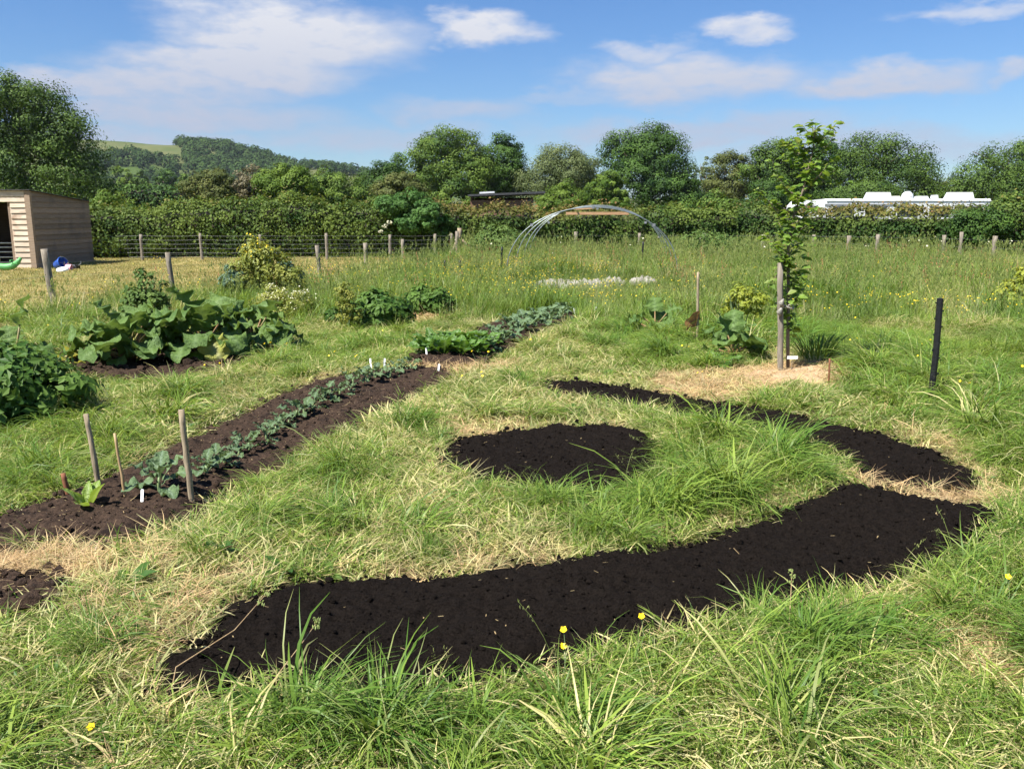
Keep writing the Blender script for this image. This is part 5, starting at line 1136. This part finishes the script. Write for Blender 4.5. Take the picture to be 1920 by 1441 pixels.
def build_grass():
    r = np.random.default_rng(2024)
    def var(n, *a, **k): return [blades(r, *a, **k) for _ in range(n)]
    T = {'near': {'long': var(6, 30, .34, .06, .0062, (10, 50), (50, 118), .9), 'mown': var(6, 26, .16, .07, .0052, (40, 82), (8, 35), 1.3), 'straw': var(5, 26, .17, .08, .0032, (60, 88), (0, 14), 3.0, drybias=.6)},
         'mid': {'long': var(6, 34, .36, .10, .0085, (10, 50), (50, 115), .9), 'mown': var(6, 32, .18, .11, .008, (40, 80), (8, 30), 1.6), 'straw': var(5, 34, .17, .12, .004, (62, 88), (0, 14), 3.0, drybias=.6)},
         'far': {'long': var(6, 36, .52, .19, .012, (4, 28), (8, 55), 1.5, segs=3, heads=.05), 'mown': var(5, 38, .2, .2, .013, (30, 78), (8, 30), 1.6, segs=3), 'straw': var(4, 40, .18, .2, .008, (60, 88), (0, 14), 3.0, segs=2, drybias=.6)}}
    PADT = var(5, 40, .05, .22, .009, (10, 70), (5, 40), 3.0, segs=2)
    acc = {}
    def put(key, x, y, ang, s, dry, lush, nvar, zs=None):
        if not len(x): return
        rot = np.stack([r.normal(size=len(x)) * .12, r.normal(size=len(x)) * .12, ang], 1); zs = s if zs is None else zs
        acc.setdefault(key, []).append((x, y, rot, np.stack([s, s, zs], 1), dry, lush, r.integers(0, nvar, len(x))))
    for lod, y0, y1, cell, marg in (('near', 1.7, 6.2, .066, .01), ('mid', 6.2, 12.8, .095, .0), ('far', 12.8, 33.5, .19, .0)):
        x, y = sample(y0, y1, cell, r)
        h, dry, hay, pad, mead = fields(x, y); sd = beds_sd(x, y); free = (sd > marg + .03 * r.normal(size=len(x)))
        ang = 2 * math.pi * 1.6 * fbm(x * .45, y * .45, 2, 77) + r.normal(size=len(x)) * .95
        edge = sstep(.30, .03, sd)
        if lod != 'far':
            tx, ty = sample(y0, y1, .40 if lod == 'near' else .5, r); th_, tdry, thay, tpad, tmead = fields(tx, ty)
            k = (beds_sd(tx, ty) > .07) & (thay < .45) & (tpad < .3) & (tmead < .7) & (r.random(len(tx)) < .30 + .75 * th_); tx, ty, th_, tdry = tx[k], ty[k], th_[k], tdry[k]
            m = r.integers(7, 17, len(tx)); q = np.repeat(np.arange(len(tx)), m); R_ = r.uniform(.05, .17, len(tx)); main = r.uniform(0, 6.28, len(tx)); big = r.uniform(.6, 1.35, len(tx)) * (.72 + .62 * np.clip(th_, 0, 1)); tl = np.where(r.random(len(tx)) < .5, r.uniform(.2, .85, len(tx)), 0); td = np.clip(tdry * r.uniform(.1, 1.0, len(tx)), 0, 1)
            oa = r.uniform(0, 6.28, len(q)); rr = R_[q] * np.sqrt(r.random(len(q))); px_, py_ = tx[q] + np.cos(oa) * rr, ty[q] + np.sin(oa) * rr
            an = np.where(r.random(len(q)) < .55, main[q] + r.normal(size=len(q)) * .4, oa + r.normal(size=len(q)) * .5); bs = beds_sd(px_, py_); ok = bs > .015; big = big * (.60 + .40 * sstep(.05, .55, beds_sd(tx, ty - .0)))
            put((lod, 'long'), px_[ok], py_[ok], an[ok], (big[q] * r.uniform(.75, 1.15, len(q)))[ok], td[q][ok], tl[q][ok], 6)
        ln = free & (r.random(len(x)) < np.clip(.05 + .60 * (h - .15), .03, .6)) & (pad < .5) & (mead < .8)
        s = (.36 + .62 * np.clip(h, 0, 1)) * r.uniform(.65, 1.2, len(x)); s = s * (1 - .2 * edge)
        clump = sstep(.52, .72, fbm(x * 1.9, y * 1.9, 2, 14))
        put((lod, 'long'), x[ln], y[ln], ang[ln], s[ln], np.clip(dry * .75 - .12 * clump + .03, 0, 1)[ln], (clump * r.uniform(.3, 1, len(x)))[ln], 6)
        mn = free & (pad < .5) & (mead < .9) & (r.random(len(x)) < .95 - .8 * hay * hay)
        put((lod, 'mown'), x[mn], y[mn], ang[mn] + r.normal(size=mn.sum()) * .8, (r.uniform(.6, 1.15, len(x)) * (1 - .35 * hay))[mn], np.clip(dry * 1.05 + .10, 0, 1)[mn], (clump * .4)[mn], 5)
        st = free & (pad < .5) & (mead < .5) & (r.random(len(x)) < np.clip(.06 + .62 * hay + .2 * (dry - .3), 0, .95))
        put((lod, 'straw'), x[st], y[st], r.uniform(0, 6.28, st.sum()), r.uniform(.6, 1.3, st.sum()), np.clip(.5 + .6 * hay, 0, 1)[st], np.zeros(st.sum()), 4)
        md = free & (pad < .5) & (r.random(len(x)) < np.clip(mead * 1.25, 0, .97))
        mh = (.62 + .5 * (fbm(x * .6, y * .6, 3, 41))) * np.where(lod == 'far', 1.0, 1.25) * r.uniform(.75, 1.2, len(x)); mh = mh * np.clip(.75 + .02 * (y - 12), .7, 1.1) * (.45 + .55 * mead) * (.7 + .6 * sstep(.4, .7, fbm(x * 1.3, y * 1.3, 2, 43)))
        mh = mh * np.where((np.abs(x - 1.75) < 1.9) & (y > 16.5) & (y < 21.5), .5, 1)
        put((lod, 'meadow'), x[md], y[md], ang[md], np.minimum(mh, 1.1)[md], (.04 + .40 * sstep(.42, .66, fbm(x * .8, y * .8, 3, 51)))[md], (sstep(.45, .62, fbm(x * .9, y * .9, 2, 61)) * .9)[md], 6, mh[md])
    for (lod, kind), L in acc.items():
        x, y, rot, scl, dry, lush, idx = (np.concatenate([a[i] for a in L]) for i in range(7))
        m = T[lod]['long' if kind == 'meadow' else kind]; mt = {'straw': M_STRAW, 'meadow': M_MEADOW}.get(kind, M_GRASS)
        m = [q.copy() for q in m] if kind == 'meadow' else m
        for q in m:
            if kind == 'meadow': q.materials.clear()
        nm = {'long': 'long_grass', 'mown': 'mown_grass', 'straw': 'cut_straw', 'meadow': 'meadow_grass'}[kind]
        where = {'near': 'nearest the camera', 'mid': 'round the middle beds', 'far': 'in the far part of the plot'}[lod]
        lab = {'long': 'long floppy green grass ', 'mown': 'flattened mown grass with pale cut blades ', 'straw': 'dry cut hay lying on the ground ', 'meadow': 'tall meadow grass with seed heads '}[kind] + where
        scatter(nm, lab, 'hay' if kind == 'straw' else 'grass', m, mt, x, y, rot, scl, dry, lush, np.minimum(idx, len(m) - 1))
    # paddock: short grazed turf
    x, y = sample(9, 33, .21, r); pad = poly_sd(PADDOCK, x, y); k = pad < .15; x, y = x[k], y[k]; n = len(x)
    scatter('paddock_grass', 'short grazed yellowish paddock turf', 'grass', PADT, M_PADDOCK, x, y, np.stack([np.zeros(n), np.zeros(n), r.uniform(0, 6.28, n)], 1), np.stack([np.ones(n), np.ones(n), r.uniform(.6, 1.5, n)], 1), np.clip(.25 + .6 * fbm(x * .7, y * .7, 3, 71), 0, 1), np.zeros(n), r.integers(0, 5, n))
    # flowers
    def flowers(name, label, cat, mat, n, L, spread, s, kind, pts, scale=(.8, 1.15)):
        ms = []
        for _ in range(5):
            m, mi = flower_tuft(r, n, L, spread, s, kind); m.materials.append(mat); m.polygons.foreach_set('material_index', np.array(mi, np.int32)); ms.append(m)
        x, y = pts; k = len(x); sc = r.uniform(*scale, k)
        scatter(name, label, cat, ms, mat, x, y, np.stack([np.zeros(k), np.zeros(k), r.uniform(-.6, .6, k)], 1), np.stack([sc, sc, sc], 1), np.zeros(k), np.zeros(k), r.integers(0, 5, k))
    x, y = sample(12.2, 31, .22, r); _, _, _, pad, mead = fields(x, y); dens = .015 + .13 * sstep(.56, .8, fbm(x * .45, y * .45, 3, 91))
    for (px, py, rad, w) in ((1070, 560, 1.3, .75), (1010, 540, 1.2, .5), (1140, 540, 1.2, .6), (900, 505, 2.6, .8), (960, 500, 2.5, .8), (820, 510, 1.6, .5), (1830, 600, 1.2, .8), (1640, 580, 1.3, .5), (1250, 545, 1.4, .35)):
        g = G(px, py + 25); dens = np.maximum(dens, .6 * w * np.exp(-((x - g[0]) ** 2 + ((y - g[1]) * .6) ** 2) / rad ** 2))
    k = (r.random(len(x)) < dens) & ((mead > .4)) & (beds_sd(x, y) > .1); flowers('buttercup_meadow', 'drifts of small yellow buttercups through the meadow grass', 'buttercups', M_PETAL, 5, .40, .16, .011, 'cup', (x[k], y[k]))
    x, y = sample(6.5, 12.5, .3, r); k = (r.random(len(x)) < .05) & (beds_sd(x, y) > .15) & (np.abs(x) < 9); flowers('scattered_buttercups', 'sparse yellow buttercups in the mown grass round the beds', 'buttercups', M_PETAL, 2, .2, .05, .013, 'cup', (x[k], y[k]))
    x, y = sample(8, 31, .3, r); pad = poly_sd(PADDOCK, x, y); k = (pad < 1.0) & (r.random(len(x)) < .02 + .14 * sstep(-1.2, 0, pad)); flowers('paddock_buttercups', 'low yellow flowers dotted along the paddock fence', 'buttercups', M_PETAL, 3, .22, .1, .014, 'cup', (x[k], y[k]))
    x, y = sample(16, 32, .5, r); _, _, _, pad, mead = fields(x, y); k = (mead > .5) & (r.random(len(x)) < .10 + .25 * sstep(.5, .7, fbm(x * .3, y * .3, 2, 15))); flowers('sorrel_spikes', 'reddish brown sorrel spikes in the far meadow', 'sorrel', M_SORREL, 3, .66, .18, .012, 'spike', (x[k], y[k]))
    x, y = sample(24, 33, .45, r); _, _, _, pad, mead = fields(x, y); k = (mead > .5) & (r.random(len(x)) < .02); flowers('cow_parsley', 'white cow parsley heads dotted by the hedge', 'cow parsley', M_WFLOWER, 2, .8, .1, .03, 'cup', (x[k], y[k]))
    # thin flowering stems standing above the near grass
    def stems(n):
        V = []; F = []; T = []; Dr = []; H = []
        for b in range(n):
            p = np.array([r.normal() * .05, r.normal() * .05, 0.]); a = r.uniform(0, 6.28); th = r.uniform(.05, .45); k = r.uniform(.1, .9); ln = r.uniform(.16, .34); base = len(V)
            for i in range(6):
                u = i / 5; q = th + k * u * u
                if i: p = p + ln / 5 * np.array([math.sin(q) * math.cos(a), math.sin(q) * math.sin(a), math.cos(q)])
                sd = np.array([-math.sin(a), math.cos(a), 0]) * .0012 * (1 - .5 * u); V += [p - sd, p + sd]; T += [.6] * 2; Dr += [.45] * 2; H += [.3] * 2
            F += [(base + 2 * i, base + 2 * i + 1, base + 2 * i + 3, base + 2 * i + 2) for i in range(5)]
            for j in range(16):
                c = p - np.array([math.sin(th + k) * math.cos(a), math.sin(th + k) * math.sin(a), math.cos(th + k)]) * .0045 * j + r.normal(size=3) * .0035 * (1 + j * .12); v1 = unit(r.normal(size=3)) * .0024; v2 = unit(np.array([r.normal() * .4, r.normal() * .4, 1])) * .0055; b2 = len(V)
                V += [c - v1, c - v2, c + v1, c + v2]; T += [.6] * 4; Dr += [.5] * 4; H += [.7] * 4; F.append((b2, b2 + 1, b2 + 2, b2 + 3))
        return np_mesh('stem_tuft', np.array(V), np.array(F), {'tint': T, 'dryrand': Dr, 'head': H})
    x, y = sample(2.0, 9, .2, r); h, dry, hay, pad, mead = fields(x, y); k = (r.random(len(x)) < .05 + .22 * np.clip(h, 0, 1)) & (beds_sd(x, y) > .03) & (hay < .6); x, y = x[k], y[k]; n = len(x); sc = r.uniform(.7, 1.3, n)
    scatter('grass_stems', 'thin grass stems with fine seed heads standing above the near grass', 'grass', [stems(2) for _ in range(6)], M_GRASS, x, y, np.stack([np.zeros(n), np.zeros(n), r.uniform(0, 6.28, n)], 1), np.stack([sc, sc, sc], 1), np.full(n, .3), np.zeros(n), r.integers(0, 6, n))
    # small broad leafed weeds among the near grass
    ms = []
    for _ in range(4):
        C = np.stack([r.normal(size=14) * .035, r.normal(size=14) * .035, r.uniform(.015, .07, 14)], 1); V, F = leaf_cloud(C, unit(r.normal(size=C.shape) * .5 + np.array([0, 0, 1.])), r.uniform(.012, .028, 14), r, .6); ms.append(np_mesh('weed', V, F, {'tint': np.repeat(r.random(14), 4)}))
    for v in range(6):
        Vs, Fs, Ts, n0 = [], [], [], 0
        for i in range(7):
            lm_ = leaf_mesh('w', r.uniform(.05, .11), r.uniform(.022, .045), 'oval', r.uniform(.4, 1.1), .25, .05, 9, int(r.integers(99)), 5, 2); co = np.array([q.co for q in lm_.vertices]); e = Euler((r.uniform(-.3, .3), -r.uniform(.15, 1.0), i * 2.4 + r.uniform(-.3, .3))).to_matrix()
            Vs.append(co @ np.array(e).T); Fs.append(np.array([tuple(p.vertices) for p in lm_.polygons]) + n0); Ts.append(np.full(len(co), r.random())); n0 += len(co); bpy.data.meshes.remove(lm_)
        ms.append(np_mesh('weed', np.concatenate(Vs), np.concatenate(Fs), {'tint': np.concatenate(Ts)}))
    x, y = sample(1.8, 9, .14, r); h, dry, hay, pad, mead = fields(x, y); k = (r.random(len(x)) < .10 + .12 * (x < -.3) + .35 * sstep(.55, .7, fbm(x * 1.2, y * 1.2, 2, 111))) & (beds_sd(x, y) > .04) & (hay < .4); x, y = x[k], y[k]; n = len(x); s = r.uniform(.7, 1.5, n)
    scatter('ground_weeds', 'small broad leafed weeds low among the grass', 'weeds', ms, M_WEED, x, y, np.stack([np.zeros(n), np.zeros(n), r.uniform(0, 6.28, n)], 1), np.stack([s, s, s], 1), np.zeros(n), np.zeros(n), r.integers(0, 10, n))
build_grass()

# ------------------------------------------------------------------ single flowers and stalks by the near bed
def buttercup(px, py, base_py, label, seed):
    g = G(px - 4, base_py); t = AT(px, py, g[1]); q = random.Random(seed); z0 = gzf(*g); root = thing('buttercup', label, 'buttercup', (g[0], g[1], z0), 0, 'single buttercups by the near bed'); top = Vector((t[0] - g[0], 0, t[2] - z0))
    MB().tube([(0, 0, -.01), top * .5 + Vector((.012, 0, 0)), top], [.002, .0017, .0013], 5).build('stem', M_STEM, root); mb = MB(); nrm = Vector((q.uniform(-.3, .1), -.6, .8)).normalized(); u = nrm.orthogonal().normalized(); w = nrm.cross(u); s = .014
    for j in range(5):
        a = j * 2 * math.pi / 5; d = u * math.cos(a) + w * math.sin(a); e = nrm.cross(d); mb.add([top, top + d * s * .6 + e * s * .5 + nrm * s * .15, top + d * s + nrm * s * .45, top + d * s * .6 - e * s * .5 + nrm * s * .15], [(0, 1, 2, 3)])
    mb.build('flower', M_PETAL, root)
buttercup(1057, 1180, 1262, 'upper yellow buttercup of two against the black compost', 1); buttercup(1056, 1211, 1262, 'lower yellow buttercup of two against the black compost', 2); buttercup(1203, 1155, 1215, 'lone yellow buttercup at the grass edge beside the black compost', 3)
buttercup(1890, 1081, 1150, 'yellow buttercup at the right edge of the foreground grass', 4); buttercup(171, 1362, 1400, 'low yellow buttercup in the bottom left grass', 5)
def seed_stalk(pts, label, seed):
    g = G(*pts[0]); q = random.Random(seed); z0 = gzf(*g); root = thing('grass_seed_stalk', label, 'grass stalk', (g[0], g[1], z0), 0, 'tall seed stalks over the near bed'); P = [Vector((0, 0, 0))]
    for i, p in enumerate(pts[1:]): a = AT(p[0], p[1], g[1] + .12 * (i + 1)); P.append(Vector((a[0] - g[0], a[1] - g[1], a[2] - z0)))
    MB().tube(P, [.0026 - .0016 * i / (len(P) - 1) for i in range(len(P))], 5).build('stem', M_BAMBOO, root); mb = MB()
    for j in range(3):
        c = P[-1].lerp(P[-2], .18 * j) + Vector((q.uniform(-.012, .012), 0, q.uniform(-.004, .004)))
        for k in range(9):
            o = c + Vector((q.uniform(-.012, .012), q.uniform(-.008, .008), q.uniform(-.007, .007))); mb.lathe([(.0005, -.007), (.003, -.001), (.0005, .008)], 5, Matrix.Translation(o) @ Euler((q.uniform(-1, 1), q.uniform(-1, 1), 0)).to_matrix().to_4x4())
    mb.build('seed_head', leaf_mat('seed_head_green', (.30, .36, .12), (.4, .42, .2)), root)
seed_stalk([(455, 1390), (520, 1265), (570, 1200), (598, 1160)], 'slanting pale grass stalk with a cocksfoot head over the left of the near bed', 1)
seed_stalk([(320, 1330), (330, 1250), (440, 1180), (510, 1100)], 'long dry grass stalk lying across the left corner of the near bed', 2)
seed_stalk([(1478, 1200), (1482, 1130), (1485, 1070)], 'thin upright grass stalk in front of the near bed at its right half', 3)

# ------------------------------------------------------------------ summer haze
def haze():
    o = MB().box(-1720, 1720, -420, 1720, -3.0, 98).build('haze', None); m = bpy.data.materials.new('haze_air'); m.use_nodes = True; nt = m.node_tree; nt.nodes.remove(nt.nodes['Principled BSDF'])
    v = nt.nodes.new('ShaderNodeVolumePrincipled'); v.inputs['Color'].default_value = (.80, .88, 1, 1); v.inputs['Density'].default_value = HAZE; v.inputs['Anisotropy'].default_value = .1
    nt.links.new(v.outputs[0], nt.nodes['Material Output'].inputs['Volume']); o.data.materials.append(m); tag(o, 'thin blue summer haze filling the air of the whole valley', 'haze', kind='stuff')
HAZE = .00007
haze()
